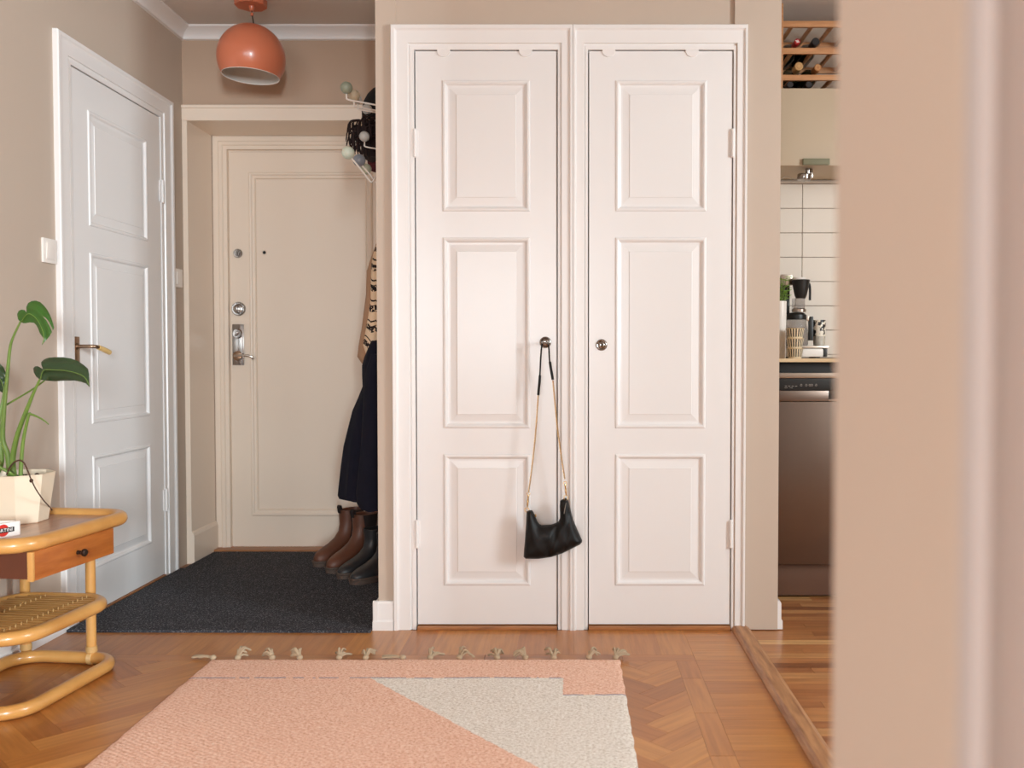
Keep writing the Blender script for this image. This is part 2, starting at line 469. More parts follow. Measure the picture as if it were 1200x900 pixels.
struct('baseboard_closet', mb, 'white', 'white baseboard at the corner of the closet beside the dark mat', 'baseboard')
mb = MB(); sweep_line(mb, base, (XP1, 3.25, 0), (XP1, 3.64, 0), (1, 0, 0)); 
struct('baseboard_kitchen', mb, 'white', 'white baseboard on the kitchen side of the wall end', 'baseboard')
mb = MB()
sweep_line(mb, [(0, 0), (0.067, 0), (0.061, 0.006), (0.049, 0.015), (0.014, 0.016), (0.006, 0.012), (0, 0.003)], (0.571, 0.41, 0), (0.571, 3.246, 0), (1, 0, 0))
struct('trim_threshold', mb, 'oak_dark', 'brown oak threshold strip between the parquet and the kitchen floor', 'threshold')

# ---------------------------------------------------------------- casings and panelled doors
def casing(mb, mp, u0, u1, z1, wl, wr, wt, prof):
    """Mitred three-sided door casing; mp(u, z, out) maps into the room, prof = (share of width, out)."""
    rows = []
    for o, d in prof:
        rows.append(mb.verts([mp(u0 + o * wl, 0.0, d), mp(u0 + o * wl, z1 - o * wt, d), mp(u1 - o * wr, z1 - o * wt, d), mp(u1 - o * wr, 0.0, d)]))
    for a, b in zip(rows, rows[1:]):
        for k in range(3): mb.face([a[k], a[k + 1], b[k + 1], b[k]])
    mb.face([r[0] for r in rows]); mb.face([r[3] for r in rows])
def panel_door(mb, mp, u0, u1, z0, z1, panels, prof, thick=0.035):
    """Door leaf with a column of moulded panels; panels = (ua, ub, za, zb) from the bottom up, prof = (inset, out)."""
    ua, ub = panels[0][0], panels[0][1]
    V = lambda u, z, d=0.0: mb.bm.verts.new(mp(u, z, d))
    def quad(a, b, c, d): mb.face([V(a, c), V(b, c), V(b, d), V(a, d)])
    quad(u0, ua, z0, z1); quad(ub, u1, z0, z1)
    zs = [z0] + [z for p in panels for z in p[2:4]] + [z1]
    for i in range(0, len(zs), 2): quad(ua, ub, zs[i], zs[i + 1])
    for (a, b, c, d) in panels:
        prev = None
        for o, out in prof:
            ring = [V(a + o, c + o, out), V(b - o, c + o, out), V(b - o, d - o, out), V(a + o, d - o, out)]
            if prev:
                for k in range(4): mb.face([prev[k], prev[(k + 1) % 4], ring[(k + 1) % 4], ring[k]])
            prev = ring
        mb.face(prev)
    # edges and back
    A = [V(u0, z0), V(u1, z0), V(u1, z1), V(u0, z1)]; B = [V(u0, z0, -thick), V(u1, z0, -thick), V(u1, z1, -thick), V(u0, z1, -thick)]
    for k in range(4): mb.face([A[k], A[(k + 1) % 4], B[(k + 1) % 4], B[k]])
    mb.face(B)
    bmesh.ops.remove_doubles(mb.bm, verts=mb.bm.verts, dist=1e-5)
CAS = [(0, -0.005), (0, 0.014), (0.03, 0.018), (0.16, 0.018), (0.21, 0.013), (0.25, 0.011), (0.72, 0.011), (0.74, 0.005), (0.80, 0.003), (0.82, 0.007), (0.975, 0.006), (0.985, -0.02), (1.0, -0.02)]
PAN = [(0, 0), (0.003, 0.004), (0.008, 0.005), (0.012, 0.003), (0.016, -0.004), (0.019, -0.0055), (0.025, -0.0055), (0.048, -0.0015), (0.0495, 0.0005)]
def hinge(mb, c, h=0.095, r=0.006, axis='z'):
    x, y, z = c
    mb.lathe([(0, -h / 2 - .004), (r * .6, -h / 2 - .002), (r, -h / 2), (r, -.001), (r * .85, 0), (r, .001), (r, h / 2), (r * .6, h / 2 + .002), (0, h / 2 + .004)], 12, T(x, y, z))
# closet: doors 2 and 3
yw = 3.252
mpC = lambda u, z, d: (u, yw - d, z)
for k, (x0, x1, wl, wr, da, db, nm, lab) in enumerate(((-0.616, 0.0125, 0.081, 0.053, -0.5325, -0.0435, 'door_2', 'white closet door with the black handbag hanging from its lock'),
                                                  (0.0125, 0.616, 0.054, 0.048, 0.0695, 0.5655, 'door_3', 'white closet door beside the kitchen opening, with a bare chrome keyhole'))):
    mb = MB(); casing(mb, mpC, x0, x1, 2.1045, wl, wr, 0.086, CAS)
    tag(mb.build('trim_closet', 'white', smooth=False), ('white moulded frame around the closet door with the handbag', 'white moulded frame around the closet door beside the kitchen')[k], 'door frame', kind='structure')
    mb = MB()
    pu = ((-0.440, -0.136) if k == 0 else (0.161, 0.477))
    panel_door(mb, lambda u, z, d: (u, yw - 0.001 - d, z), da, db, 0.018, 2.0165, [(*pu, 0.155, 0.619), (*pu, 0.709, 1.375), (*pu, 1.465, 1.917)], PAN)
    d = struct(nm, mb, 'white_door', lab, 'door')
    hx = da - 0.002 if k == 0 else db + 0.002
    for z in (0.338, 1.70):
        h = MB(); hinge(h, (hx, yw - 0.007, z)); h.box(hx - 0.012, hx + 0.012, yw - 0.003, yw - 0.0005, z - 0.045, z + 0.045)
        h.build('hinge', 'white', d)
    for px in ((520, 616) if k == 0 else (713.5, 811)):   # half-round clips over the top edge
        x = aY(px, 60, yw)[0]; h = MB()
        pts = [(0.023 * math.cos(t), -0.026 * abs(math.sin(t)) ** 0.8) for t in [PI * i / 12 for i in range(13)]]
        h.prism(pts, 0, 0.005, 0.001, T(x, yw - 0.0005, 2.0225) @ rotx(PI / 2))
        h.build('door_clip', 'white', d)
    lx, lz = ((-0.083, 1.010) if k == 0 else (0.113, 1.001))
    h = MB()
    h.lathe([(0, 0), (0.0205, 0), (0.0200, 0.0016), (0.0185, 0.0036), (0.0165, 0.0044), (0.0145, 0.0036), (0.0125, 0.0024), (0.0105, 0.0048), (0.006, 0.0062), (0, 0.0066)], 28, T(lx, yw - 0.0005, lz) @ rotx(PI / 2))
    es = h.build('lock_rosette', 'chrome', d); es['label'] = 'chrome lock rosette'
    h = MB(); h.lathe([(0, 0), (0.0028, 0), (0.0028, 0.001), (0, 0.001)], 12, T(lx, yw - 0.0068, lz + 0.003) @ rotx(PI / 2))
    h.prism([(-0.0015, 0), (0.0015, 0), (0.0028, -0.009), (-0.0028, -0.009)], 0, 0.001, 0, T(lx, yw - 0.0068, lz + 0.003) @ rotx(PI / 2))
    h.build('keyhole', 'black', es)
    if k == 0:
        h = MB(); h.tube([(lx, yw - 0.008, lz), (lx, yw - 0.045, lz)], 0.0036, 12)
        h.torus(T(lx, yw - 0.052, lz - 0.001) @ rotx(0.2) , 0.0105, 0.0026, 18, 8)
        h.build('key', 'chrome', es)
mb = MB(); mb.box(-0.5335, -0.0425, 3.236, 3.29, -0.001, 0.014, 0.003)
struct('trim_sill', mb, 'oak_sill', 'brown wooden sill under the closet door with the handbag', 'sill')
mb = MB(); mb.box(0.0685, 0.5665, 3.236, 3.29, -0.001, 0.014, 0.003)
struct('trim_sill', mb, 'oak_sill', 'brown wooden sill under the closet door beside the kitchen', 'sill')
# left wall: door 1 (u is depth, out is +x)
mpL = lambda u, z, d: (XW + d, u, z)
mb = MB(); casing(mb, lambda u, z, d: (XW + 0.002 + d, u, z), 3.222, 4.158, 2.086, 0.104, 0.113, 0.094, CAS)
tag(mb.build('trim_door', 'white', smooth=False), 'white moulded frame around the door on the left wall', 'door frame', kind='structure')
mb = MB()
panel_door(mb, lambda u, z, d: (XW + 0.004 + d, u, z), 3.330, 4.043, 0.012, 1.990, [(3.44, 3.915, 0.17, 0.592), (3.44, 3.915, 0.711, 1.344), (3.44, 3.915, 1.442, 1.866)], PAN)
d1 = struct('door_1', mb, 'white_door', 'white panelled door on the left wall with an ivory lever handle', 'door')
for z in (0.335, 1.675):
    h = MB(); hinge(h, (XW + 0.014, 4.046, z)); h.box(XW + 0.005, XW + 0.010, 4.03, 4.06, z - 0.045, z + 0.045)
    h.build('hinge', 'white', d1)
hy, hz = 3.337, 0.997
h = MB(); h.box(XW + 0.004, XW + 0.009, hy - 0.017, hy + 0.017, hz - 0.075, hz + 0.035, 0.002)
pl_ = h.build('handle_plate', 'bronze', d1); pl_['label'] = 'bronze back plate'
h = MB(); h.tube(smooth_path([(XW + 0.008, hy, hz), (XW + 0.04, hy, hz), (XW + 0.060, hy + 0.003, hz), (XW + 0.069, hy + 0.014, hz - 0.001), (XW + 0.071, hy + 0.03, hz - 0.004)], 5), 0.0068, 12)
h.lathe([(0, 0), (0.012, 0), (0.012, 0.004), (0.009, 0.006), (0, 0.006)], 20, T(XW + 0.008, hy, hz) @ roty(PI / 2))
lv = h.build('lever', 'bronze', pl_)
h = MB(); h.tube([(XW + 0.071, hy + 0.026, hz - 0.003), (XW + 0.0715, hy + 0.05, hz - 0.008), (XW + 0.072, hy + 0.08, hz - 0.015), (XW + 0.072, hy + 0.104, hz - 0.021), (XW + 0.072, hy + 0.108, hz - 0.022)], [0.0085, 0.0092, 0.0096, 0.0092, 0.005], 14)
h.build('ivory_grip', 'grip', pl_)['label'] = 'ivory coloured grip'
mb = MB(); mb.box(XW - 0.03, XW + 0.012, 3.33, 4.04, -0.001, 0.010, 0.002)
struct('trim_sill', mb, 'oak_sill', 'brown wooden sill under the door on the left wall', 'sill')
# front door niche
xl, xr = -1.748, -0.80
mb = MB()
mb.box(XW + 0.001, xl, YB - 0.012, YF - 0.03, 0, 2.04)                                 # left lining
mb.box(xr, -0.785, YB - 0.012, YF - 0.03, 0, 2.04)                                     # right lining
mb.box(XW + 0.001, -0.785, YB - 0.012, YF - 0.03, 2.039, 2.062)                        # top lining
mb.box(XW + 0.001, -0.672, YB - 0.014, YB + 0.001, 2.040, 2.094); mb.box(XW + 0.001, -0.672, YB - 0.022, YB + 0.001, 2.094, 2.109, 0.004)
mb.box(-0.79, -0.672, YB - 0.014, YB + 0.001, 0, 2.04)
sweep_line(mb, [(0, 0), (0.012, 0), (0.012, 0.13), (0.006, 0.145), (0, 0.15)], (xl, YB - 0.012, 0), (xl, YF - 0.03, 0), (1, 0, 0))
tag(mb.build('trim_niche', 'cream_door', smooth=False), 'cream wooden lining of the front door niche', 'trim', kind='structure')
mb = MB()
FR = [(0, -0.004), (0, 0.0), (0.02, 0.004), (0.35, 0.004), (0.42, 0.010), (0.62, 0.010), (0.68, 0.004), (0.9, 0.003), (0.92, -0.022), (1.0, -0.022)]
casing(mb, lambda u, z, d: (u, 4.588 - d, z), xl, xr, 2.042, 0.078, 0.078, 0.074, FR)
mb.box(xl, xr, 4.588, 4.66, 0.0, 0.004)
tag(mb.build('trim_door_frame', 'cream_door', smooth=False), 'cream frame around the front door inside the niche', 'door frame', kind='structure')
mb = MB(); fa, fb = -1.669, -0.878
FP = [(0, 0), (0.002, 0.010), (0.008, 0.014), (0.014, 0.013), (0.020, 0.007), (0.028, 0.006), (0.031, 0.009), (0.034, 0.006), (0.036, 0.0)]
panel_door(mb, lambda u, z, d: (u, YF - d, z), fa, fb, 0.013, 1.966, [(-1.578, -0.968, 0.168, 1.868)], FP)
d4 = struct('door_4', mb, 'cream_door', 'cream front door with several locks at the end of the hall', 'door')
mb = MB(); mb.box(xl, xr, 4.52, 4.66, -0.02, 0.016, 0.004)
struct('trim_front_sill', mb, 'oak_sill', 'brown wooden sill under the front door', 'sill')
def disc(c, prof, mat, name, parent, n=28):
    h = MB(); h.lathe(prof, n, T(c) @ rotx(PI / 2)); return h.build(name, mat, parent)
p = aY(279, 297, YF); l1 = disc((p.x, YF, p.z), [(0, 0), (0.022, 0), (0.022, 0.006), (0.019, 0.010), (0.013, 0.010), (0.012, 0.013), (0, 0.013)], 'chrome', 'upper_lock', d4); l1['label'] = 'small chrome lock cylinder'
h = MB(); h.box(p.x - 0.0015, p.x + 0.0015, YF - 0.0145, YF - 0.0125, p.z - 0.008, p.z + 0.008); h.build('keyhole', 'black', l1)
p = aY(280, 362, YF); l2 = disc((p.x, YF, p.z), [(0, 0), (0.034, 0), (0.034, 0.007), (0.030, 0.012), (0.024, 0.012), (0.023, 0.016), (0.015, 0.018), (0, 0.018)], 'chrome', 'middle_lock', d4); l2['label'] = 'larger chrome lock rosette'
h = MB(); h.box(p.x - 0.004, p.x + 0.004, YF - 0.035, YF - 0.017, p.z - 0.014, p.z + 0.014, 0.002); h.build('thumb_turn', 'chrome', l2)
h = MB(); a, b = aY(272.5, 380, YF), aY(286.5, 428, YF); h.box(a.x, b.x, YF - 0.006, YF, b.z, a.z, 0.002)
pl = h.build('lock_plate', 'chrome', d4); pl['label'] = 'tall chrome lock plate'
p = aY(279, 391, YF); th = disc((p.x, YF - 0.005, p.z), [(0, 0), (0.024, 0), (0.024, 0.008), (0.020, 0.012), (0, 0.012)], 'chrome', 'lock_cylinder', pl)
h = MB(); h.box(p.x - 0.004, p.x + 0.004, YF - 0.034, YF - 0.016, p.z - 0.012, p.z + 0.012, 0.002, mat=T(p.x, 0, p.z) @ roty(0.5) @ T(-p.x, 0, -p.z)); h.build('thumb_turn', 'chrome', pl)
p = aY(279, 417, YF); disc((p.x, YF - 0.005, p.z), [(0, 0), (0.023, 0), (0.023, 0.006), (0.016, 0.010), (0, 0.010)], 'bronze', 'handle_rosette', pl)
h = MB(); h.tube(smooth_path([(p.x, YF - 0.01, p.z), (p.x, YF - 0.045, p.z), (p.x + 0.012, YF - 0.055, p.z + 0.001), (p.x + 0.06, YF - 0.057, p.z + 0.002), (p.x + 0.085, YF - 0.055, p.z - 0.004), (p.x + 0.092, YF - 0.05, p.z - 0.016)], 5), 0.0055, 10); h.build('lever', 'steel', pl)
p = aY(310, 296, YF); pe = disc((p.x, YF, p.z), [(0, 0), (0.0135, 0), (0.0135, 0.002), (0.011, 0.004), (0.0085, 0.004), (0.0085, 0.003), (0, 0.003)], 'cream_door', 'peephole', d4)
disc((p.x, YF - 0.003, p.z), [(0, 0), (0.0085, 0), (0.007, 0.002), (0, 0.0025)], 'black', 'peephole_lens', pe)
# windows behind the camera and in the kitchen
def window(name, label, mp, u0, u1, z0, z1, cols, rows):
    mb = MB()
    def bar(a, b, c, d, o0=-0.06, o1=0.0):
        p, q = Vector(mp(a, c, o0)), Vector(mp(b, d, o1))
        mb.box(min(p.x, q.x), max(p.x, q.x), min(p.y, q.y), max(p.y, q.y), min(p.z, q.z), max(p.z, q.z))
    w = 0.06
    bar(u0, u1, z0, z0 + w); bar(u0, u1, z1 - w, z1); bar(u0, u0 + w, z0 + w, z1 - w); bar(u1 - w, u1, z0 + w, z1 - w)
    for i in range(1, cols): u = u0 + (u1 - u0) * i / cols; bar(u - 0.05, u + 0.05, z0 + w, z1 - w)
    for i in range(1, rows):
        z = z0 + (z1 - z0) * i / rows
        for c in range(cols):
            a = u0 + (u1 - u0) * c / cols + (w if c == 0 else 0.05); b = u0 + (u1 - u0) * (c + 1) / cols - (w if c == cols - 1 else 0.05)
            bar(a, b, z - 0.02, z + 0.02)
    o = struct(name, mb, 'white', label, 'window')
    return o
window('window_1', 'white framed window in the room behind the camera', lambda u, z, d: (u, -6.0 + d, z), -2.7, 0.3, 0.75, 2.3, 3, 2)
window('window_2', 'white framed window of the kitchen', lambda u, z, d: (3.2 - d, u, z), 0.66, 1.56, 0.95, 2.25, 1, 2)
window('window_added_right', 'white framed window added for its light at the far right of the room behind the camera', lambda u, z, d: (u, -6.0 + d, z), 1.4, 2.6, 0.75, 2.3, 2, 2)  # unseen window, added to light the left wall and front door
window('window_added_side', 'white framed side window added for its light in the room behind the camera', lambda u, z, d: (-3.3 + d, u, z), -2.1, -0.3, 0.85, 2.3, 2, 2)  # unseen window, added to brighten the jamb near the camera

# ================================================================ things
# ---------------------------------------------------------------- dark carpet mat
def mat_carpet():
    m = NT('charcoal_carpet'); m.set(0.95, 0, 0.2)
    v = m.coord('Object')
    n1 = m.noise(v, 190, 3, 0.8); n2 = m.noise(v, 6, 3)
    c = m.ramp(n1, [(0.36, lin((40, 41, 46))), (0.56, lin((68, 68, 74))), (0.64, lin((150, 148, 150)))])
    m.col(m.mix(m.math('MULTIPLY', n2, 0.25), c, lin((40, 40, 46))))
    m.bump(m.noise(v, 260, 3, 0.7), 0.9, 0.004)
    return m.m
M['carpet'] = mat_carpet()
mb = MB()
z = 0.009
out = [(-1.768, 3.212), (-0.692, 3.206), (-0.692, 3.30), (-0.690, YB - 0.02), (-0.792, YB - 0.02), (-0.80, 4.515), (-1.745, 4.515), (-1.73, 4.16), (-1.752, 4.155), (-1.750, 3.225)]
out = [(-1.75, 3.212), (-0.692, 3.206), (-0.692, 4.515), (-1.733, 4.515), (-1.733, 4.17), (-1.75, 4.16)]
mb.prism(out, 0.0, z, 0.003)
tag(mb.build('carpet_mat', 'carpet'), 'charcoal speckled carpet mat on the floor in front of the cream front door', 'mat')

# ---------------------------------------------------------------- rug
RX0, RX1, RY1, RY0 = -1.128, 0.160, 2.910, 0.95
def rug_mat():
    m = NT('woven_rug'); m.set(0.95, 0, 0.15)
    tc = m.n.new('ShaderNodeTexCoord'); sp = m.n.new('ShaderNodeSeparateXYZ'); m.link(tc.outputs['Object'], sp.inputs[0])
    wob = m.math('MULTIPLY', m.math('SUBTRACT', m.noise(tc.outputs['Object'], 45, 2), 0.5), 0.008)
    u = m.math('ADD', sp.outputs[0], wob); v = m.math('MULTIPLY', m.math('ADD', sp.outputs[1], wob), -1.0)   # v grows toward the camera
    v1, v2, us, u0, k = 0.175, 0.313, 1.111, 0.535, 0.863
    step = m.math('GREATER_THAN', u, us)
    lim = m.math('ADD', v1, m.math('MULTIPLY', step, v2 - v1))
    below = m.math('GREATER_THAN', v, lim)
    diag = m.math('GREATER_THAN', m.math('SUBTRACT', u, m.math('MULTIPLY', m.math('SUBTRACT', v, v1), k)), u0)
    cream = m.math('MULTIPLY', below, diag)
    line = m.math('LESS_THAN', m.math('ABSOLUTE', m.math('SUBTRACT', v, lim)), 0.0035)
    wn = m.noise(m.coord('Object', (26, 4, 1)), 1.0, 1)
    line = m.math('MULTIPLY', line, m.math('GREATER_THAN', wn, 0.42))
    fine = m.noise(m.coord('Object', (130, 150, 120)), 1.0, 4, 0.8)
    mid = m.noise(m.coord('Object', (9, 40, 9)), 1.0, 3)
    peach = m.ramp(fine, [(0.34, lin((196, 140, 114))), (0.5, lin((240, 196, 172))), (0.64, lin((252, 228, 214)))])
    peach = m.mix(m.math('MULTIPLY', mid, 0.35), peach, lin((240, 186, 160)))
    crm = m.ramp(fine, [(0.34, lin((196, 184, 170))), (0.5, lin((234, 226, 216))), (0.64, lin((250, 246, 240)))])
    c = m.mix(cream, peach, crm)
    c = m.mix(m.math('MULTIPLY', line, 0.75), c, lin((120, 124, 158)))
    m.col(c)
    # weft ribs plus twill bump
    wv = m.n.new('ShaderNodeTexWave'); wv.wave_type = 'BANDS'; wv.bands_direction = 'DIAGONAL'; wv.inputs['Scale'].default_value = 26; wv.inputs['Distortion'].default_value = 3.5
    wv.inputs['Detail'].default_value = 2
    m.link(m.coord('Object', (1.0, 1.6, 1)), wv.inputs['Vector'])
    h = m.math('ADD', m.math('MULTIPLY', wv.outputs['Fac'], 0.6), m.math('MULTIPLY', fine, 1.2))
    m.bump(h, 0.45, 0.004)
    return m.m
M['rug'] = rug_mat()
M['tassel'] = plain('tassel_wool', (186, 164, 136), 0.9, var=0.3, scale=120)
rug = thing('woven_rug', 'flat woven peach and cream rug with knotted tassels on the parquet', 'rug', (RX0, RY1, 0))
mb = MB(); nx, ny = 120, 150; W_, L_ = RX1 - RX0, RY1 - RY0
def rug_pt(i, j, top):
    u, v = i / nx * W_, j / ny * L_
    eu = 0.004 * noise.noise(Vector((v * 22, i // nx * 3.1, 5))) if i in (0, nx) else 0
    ev = 0.003 * noise.noise(Vector((u * 25, 9.0, 1))) if j == 0 else 0
    zz = 0.007 + 0.0012 * noise.noise(Vector((u * 5, v * 5, 2))) + 0.0006 * noise.noise(Vector((u * 40, v * 40, 7)))
    if i in (0, nx) or j in (0, ny): zz -= 0.003
    return Vector((u + eu, -v + ev, zz if top else 0.0004))
top = [[mb.bm.verts.new(rug_pt(i, j, True)) for j in range(ny + 1)] for i in range(nx + 1)]
for i in range(nx):
    for j in range(ny): mb.face([top[i][j], top[i + 1][j], top[i + 1][j + 1], top[i][j + 1]])
edge = [top[i][0] for i in range(nx + 1)] + [top[nx][j] for j in range(1, ny + 1)] + [top[i][ny] for i in range(nx - 1, -1, -1)] + [top[0][j] for j in range(ny - 1, 0, -1)]
low = mb.verts([(v.co.x, v.co.y, 0.0004) for v in edge])
for k in range(len(edge)): mb.face([edge[k], edge[(k + 1) % len(edge)], low[(k + 1) % len(edge)], low[k]])
mb.face(low)
mb.build('woven_field', 'rug', rug)
for px in (252, 281, 321, 353, 399, 430, 473, 505, 539, 583, 616, 649, 690, 721):
    p = aZ(px, 772, 0.0); x = p.x - RX0; h = MB()
    flat = px in (252, 473)
    h.ball((x, 0.004, 0.010), 0.0095, 10, (1.1, 1.0, 0.9))
    lean = R.uniform(-0.9, 0.9) if not flat else -1.4
    for s in range(9):
        a = lean + R.uniform(-0.8, 0.8) if not flat else lean + R.uniform(-0.15, 0.15)
        ln = R.uniform(0.030, 0.050) * (1.5 if flat else 1); lift = R.uniform(0.006, 0.026) if not flat else 0.003
        h.tube(smooth_path([(x, 0.004, 0.009), (x + math.sin(a) * ln * .5, 0.004 + math.cos(a) * ln * .5, 0.009 + lift), (x + math.sin(a) * ln, 0.004 + math.cos(a) * ln, max(0.003, 0.006 + lift * R.uniform(0.1, 0.9)))], 4), [0.0036] * 8 + [0.0022], 6)
    h.build('tassel', 'tassel', rug)

# ---------------------------------------------------------------- bamboo side table
M['bamboo'] = wood('honey_bamboo', (188, 132, 68), (214, 162, 94), (2.5, 2.5, 2.5), 0.3, 0.3, 2.0, 0.03)
M['bamboo_slat'] = wood('rattan_slats', (160, 112, 60), (204, 154, 92), (5, 40, 40), 0.4, 0.1, 2.0, 0.05)
M['veneer'] = wood('orange_veneer', (150, 80, 30), (182, 108, 46), (60, 2.5, 22), 0.4, 0.1, 2.2, 0.03)
M['laminate'] = wood('table_laminate', (156, 110, 84), (184, 138, 110), (30, 3, 30), 0.3, 0.2, 2.0, 0.02)
M['redwood'] = plain('red_brown_side', (96, 48, 26), 0.5, var=0.2, scale=20)
M['wrap'] = plain('rattan_binding', (214, 172, 112), 0.5, var=0.2, scale=120)
tab = thing('bamboo_side_table', 'low honey coloured bamboo side table with drawer, shelf and loop base by the left wall', 'side table', (-1.393, 2.406, 0), math.atan2(-0.107, 0.994))
def rrect(b0, b1, a0, a1, r, z, k=7):
    o = []
    for cx, cy, s in ((b1 - r, a1 - r, 0), (b0 + r, a1 - r, 1), (b0 + r, a0 + r, 2), (b1 - r, a0 + r, 3)):
        for i in range(k + 1):
            t = (s + i / k) * PI / 2; o.append(Vector((cx + r * math.cos(t), cy + r * math.sin(t), z)))
    return o
mb = MB(); mb.prism([(p.x, p.y) for p in rrect(-0.375, -0.02, -0.012, 0.475, 0.075, 0)], 0.450, 0.4695)
mb.build('tabletop', 'laminate', tab)
mb = MB(); mb.tube(rrect(-0.375, -0.021, -0.012, 0.475, 0.078, 0.4665, 9), 0.0205, 14, closed=True)
mb.build('tabletop_rim', 'bamboo', tab)
mb = MB(); mb.box(-0.33, -0.018, 0.006, 0.352, 0.378, 0.4495)
mb.build('drawer_case', 'redwood', tab)['label'] = 'dark red-brown drawer case'
mb = MB(); mb.box(-0.018, -0.004, 0.008, 0.356, 0.374, 0.450, 0.0015)
dr = mb.build('drawer', 'veneer', tab); dr['label'] = 'orange veneered drawer front'
mb = MB(); mb.box(-0.019, -0.0035, -0.001, 0.0085, 0.373, 0.4505, 0.002); mb.build('edge_lipping', 'bamboo', dr)
mb = MB(); mb.lathe([(0, 0), (0.006, 0), (0.005, 0.008), (0.006, 0.014), (0.0105, 0.018), (0.011, 0.024), (0.008, 0.027), (0, 0.0275)], 20, T(-0.0045, 0.185, 0.412) @ roty(PI / 2))
mb.build('knob', 'bronze_dark' if 'bronze_dark' in M else plain('dark_knob', (58, 42, 34), 0.35, 0.6), dr)['label'] = 'dark round knob'
mb = MB(); mb.tube(rrect(-0.372, -0.058, 0.015, 0.428, 0.085, 0.212, 9), 0.0195, 14, closed=True)
sh = mb.build('shelf_rim', 'bamboo', tab)
mb = MB(); a = 0.034
while a < 0.415:
    ins = 0.0
    for e in (a - 0.015, 0.428 - a):
        if e < 0.085: ins = max(ins, 0.085 - math.sqrt(max(0, 0.085 ** 2 - (0.085 - e) ** 2)))
    mb.tube([(-0.372 + ins, a, 0.2175), (-0.058 - ins, a, 0.2175)], 0.0098, 10); a += 0.0222
mb.build('shelf_slats', 'bamboo_slat', sh)
mb = MB()
for b in (-0.13, -0.265):
    a = 0.034
    while a < 0.415:
        mb.torus(T(b, a, 0.2175) @ rotz(0.55) @ roty(PI / 2), 0.0108, 0.0019, 14, 6); a += 0.0222
    mb.tube([(b, 0.03, 0.206), (b, 0.415, 0.206)], 0.004, 6)
mb.build('shelf_binding', 'wrap', sh)['label'] = 'pale rattan binding'
mb = MB(); mb.tube(rrect(-0.385, -0.056, 0.0, 0.462, 0.085, 0.0195, 9), 0.019, 14, closed=True)
mb.build('base_loop', 'bamboo', tab)
for b, a in ((-0.15, 0.462), (-0.37, 0.462), (-0.15, 0.0), (-0.37, 0.0)):
    mb = MB(); mb.tube([(b, a, 0.022), (b, a, 0.46)], 0.0148, 14); lg = mb.build('leg', 'bamboo', tab)
    mb = MB()
    for i in range(6): mb.torus(T(b, a, 0.040 + i * 0.003), 0.0155, 0.0018, 18, 6)
    for i in range(5): mb.torus(T(b - 0.006 + i * 0.003, a, 0.0195) @ roty(PI / 2), 0.0197, 0.0018, 18, 6)
    mb.build('leg_binding', 'wrap', lg)

# ---------------------------------------------------------------- monstera in a faceted pot
M['pot'] = plain('cream_ceramic', (232, 216, 192), 0.5, var=0.04)
M['soil'] = plain('potting_soil', (70, 46, 32), 0.95, var=0.5, scale=90, bump=0.8, bscale=120, bdist=0.006)
M['leaf'] = plain('monstera_leaf', (62, 104, 38), 0.38, var=0.35, scale=24)
M['leaf_deep'] = plain('deep_green_leaf', (48, 70, 40), 0.4, var=0.3, scale=24)
M['stem'] = plain('green_stem', (112, 140, 62), 0.45, var=0.3, scale=30)
M['root'] = plain('aerial_root', (84, 56, 40), 0.8, var=0.3, scale=60)
PX, PY, PZ = -1.640, 2.762, 0.4695
mon = thing('potted_monstera', 'young monstera plant with split leaves in a cream faceted pot on the bamboo table', 'plant', (PX, PY, PZ))
mb = MB(); n = 8; ph = math.radians(24)
def pring(r, z, q=ph): return [Vector((r * math.cos(q + 2 * PI * i / n), r * math.sin(q + 2 * PI * i / n), z)) for i in range(n)]
prof = [(0.072, 0.0), (0.076, 0.003), (0.0955, 0.138), (0.098, 0.145), (0.093, 0.145), (0.089, 0.125)]
mb.loft([pring(r, z) for r, z in prof])
mb.build('pot', 'pot', mon, smooth=False)
mb = MB(); mb.prism([(p.x, p.y) for p in pring(0.0885, 0)], 0.118, 0.128)
for i in range(26): mb.ball((R.uniform(-.07, .07), R.uniform(-.07, .07), 0.129), R.uniform(0.003, 0.008), 6)
mb.build('soil', 'soil', mon)
offm = (PX, PY, PZ)
def stem(pts, rad, mat='stem', name='stem'):
    w = smooth_path([aY(x, y, Y) for x, y, Y in pts], 6)
    r = [rad[0] + (rad[1] - rad[0]) * i / (len(w) - 1) for i in range(len(w))]
    h = MB(); h.tube(w, r, 10); return h.build(name, mat, mon, off=offm)
s1 = stem([(12, 560, 2.75), (9, 533, 2.745), (3.5, 515, 2.74), (4.5, 485, 2.735), (8.5, 441, 2.73), (11.5, 410, 2.725), (15.5, 395, 2.72), (24.5, 376, 2.715)], (0.0085, 0.0024))
s2 = stem([(16, 560, 2.74), (15, 537, 2.735), (21, 508, 2.72), (33.4, 475, 2.70), (40, 459, 2.69), (47, 444, 2.68)], (0.0095, 0.0028))
s3 = stem([(-24, 500, 2.79), (0, 479.5, 2.78), (22, 466, 2.765), (40, 455, 2.74), (52, 446, 2.71)], (0.0032, 0.0024))
s4 = stem([(24, 560, 2.72), (25, 540, 2.72), (27.5, 515, 2.715), (33.5, 487, 2.70), (36, 485.5, 2.70), (44, 488.5, 2.695), (52, 493, 2.69), (57, 497.5, 2.685)], (0.0062, 0.0014))
s5 = stem([(-8, 560, 2.77), (2, 540, 2.76), (-2, 500, 2.76), (3, 470, 2.765), (5, 455, 2.77)], (0.009, 0.002))
s6 = stem([(18, 560, 2.72), (10, 553, 2.70), (-2, 546, 2.69), (-14, 530, 2.68)], (0.006, 0.003))
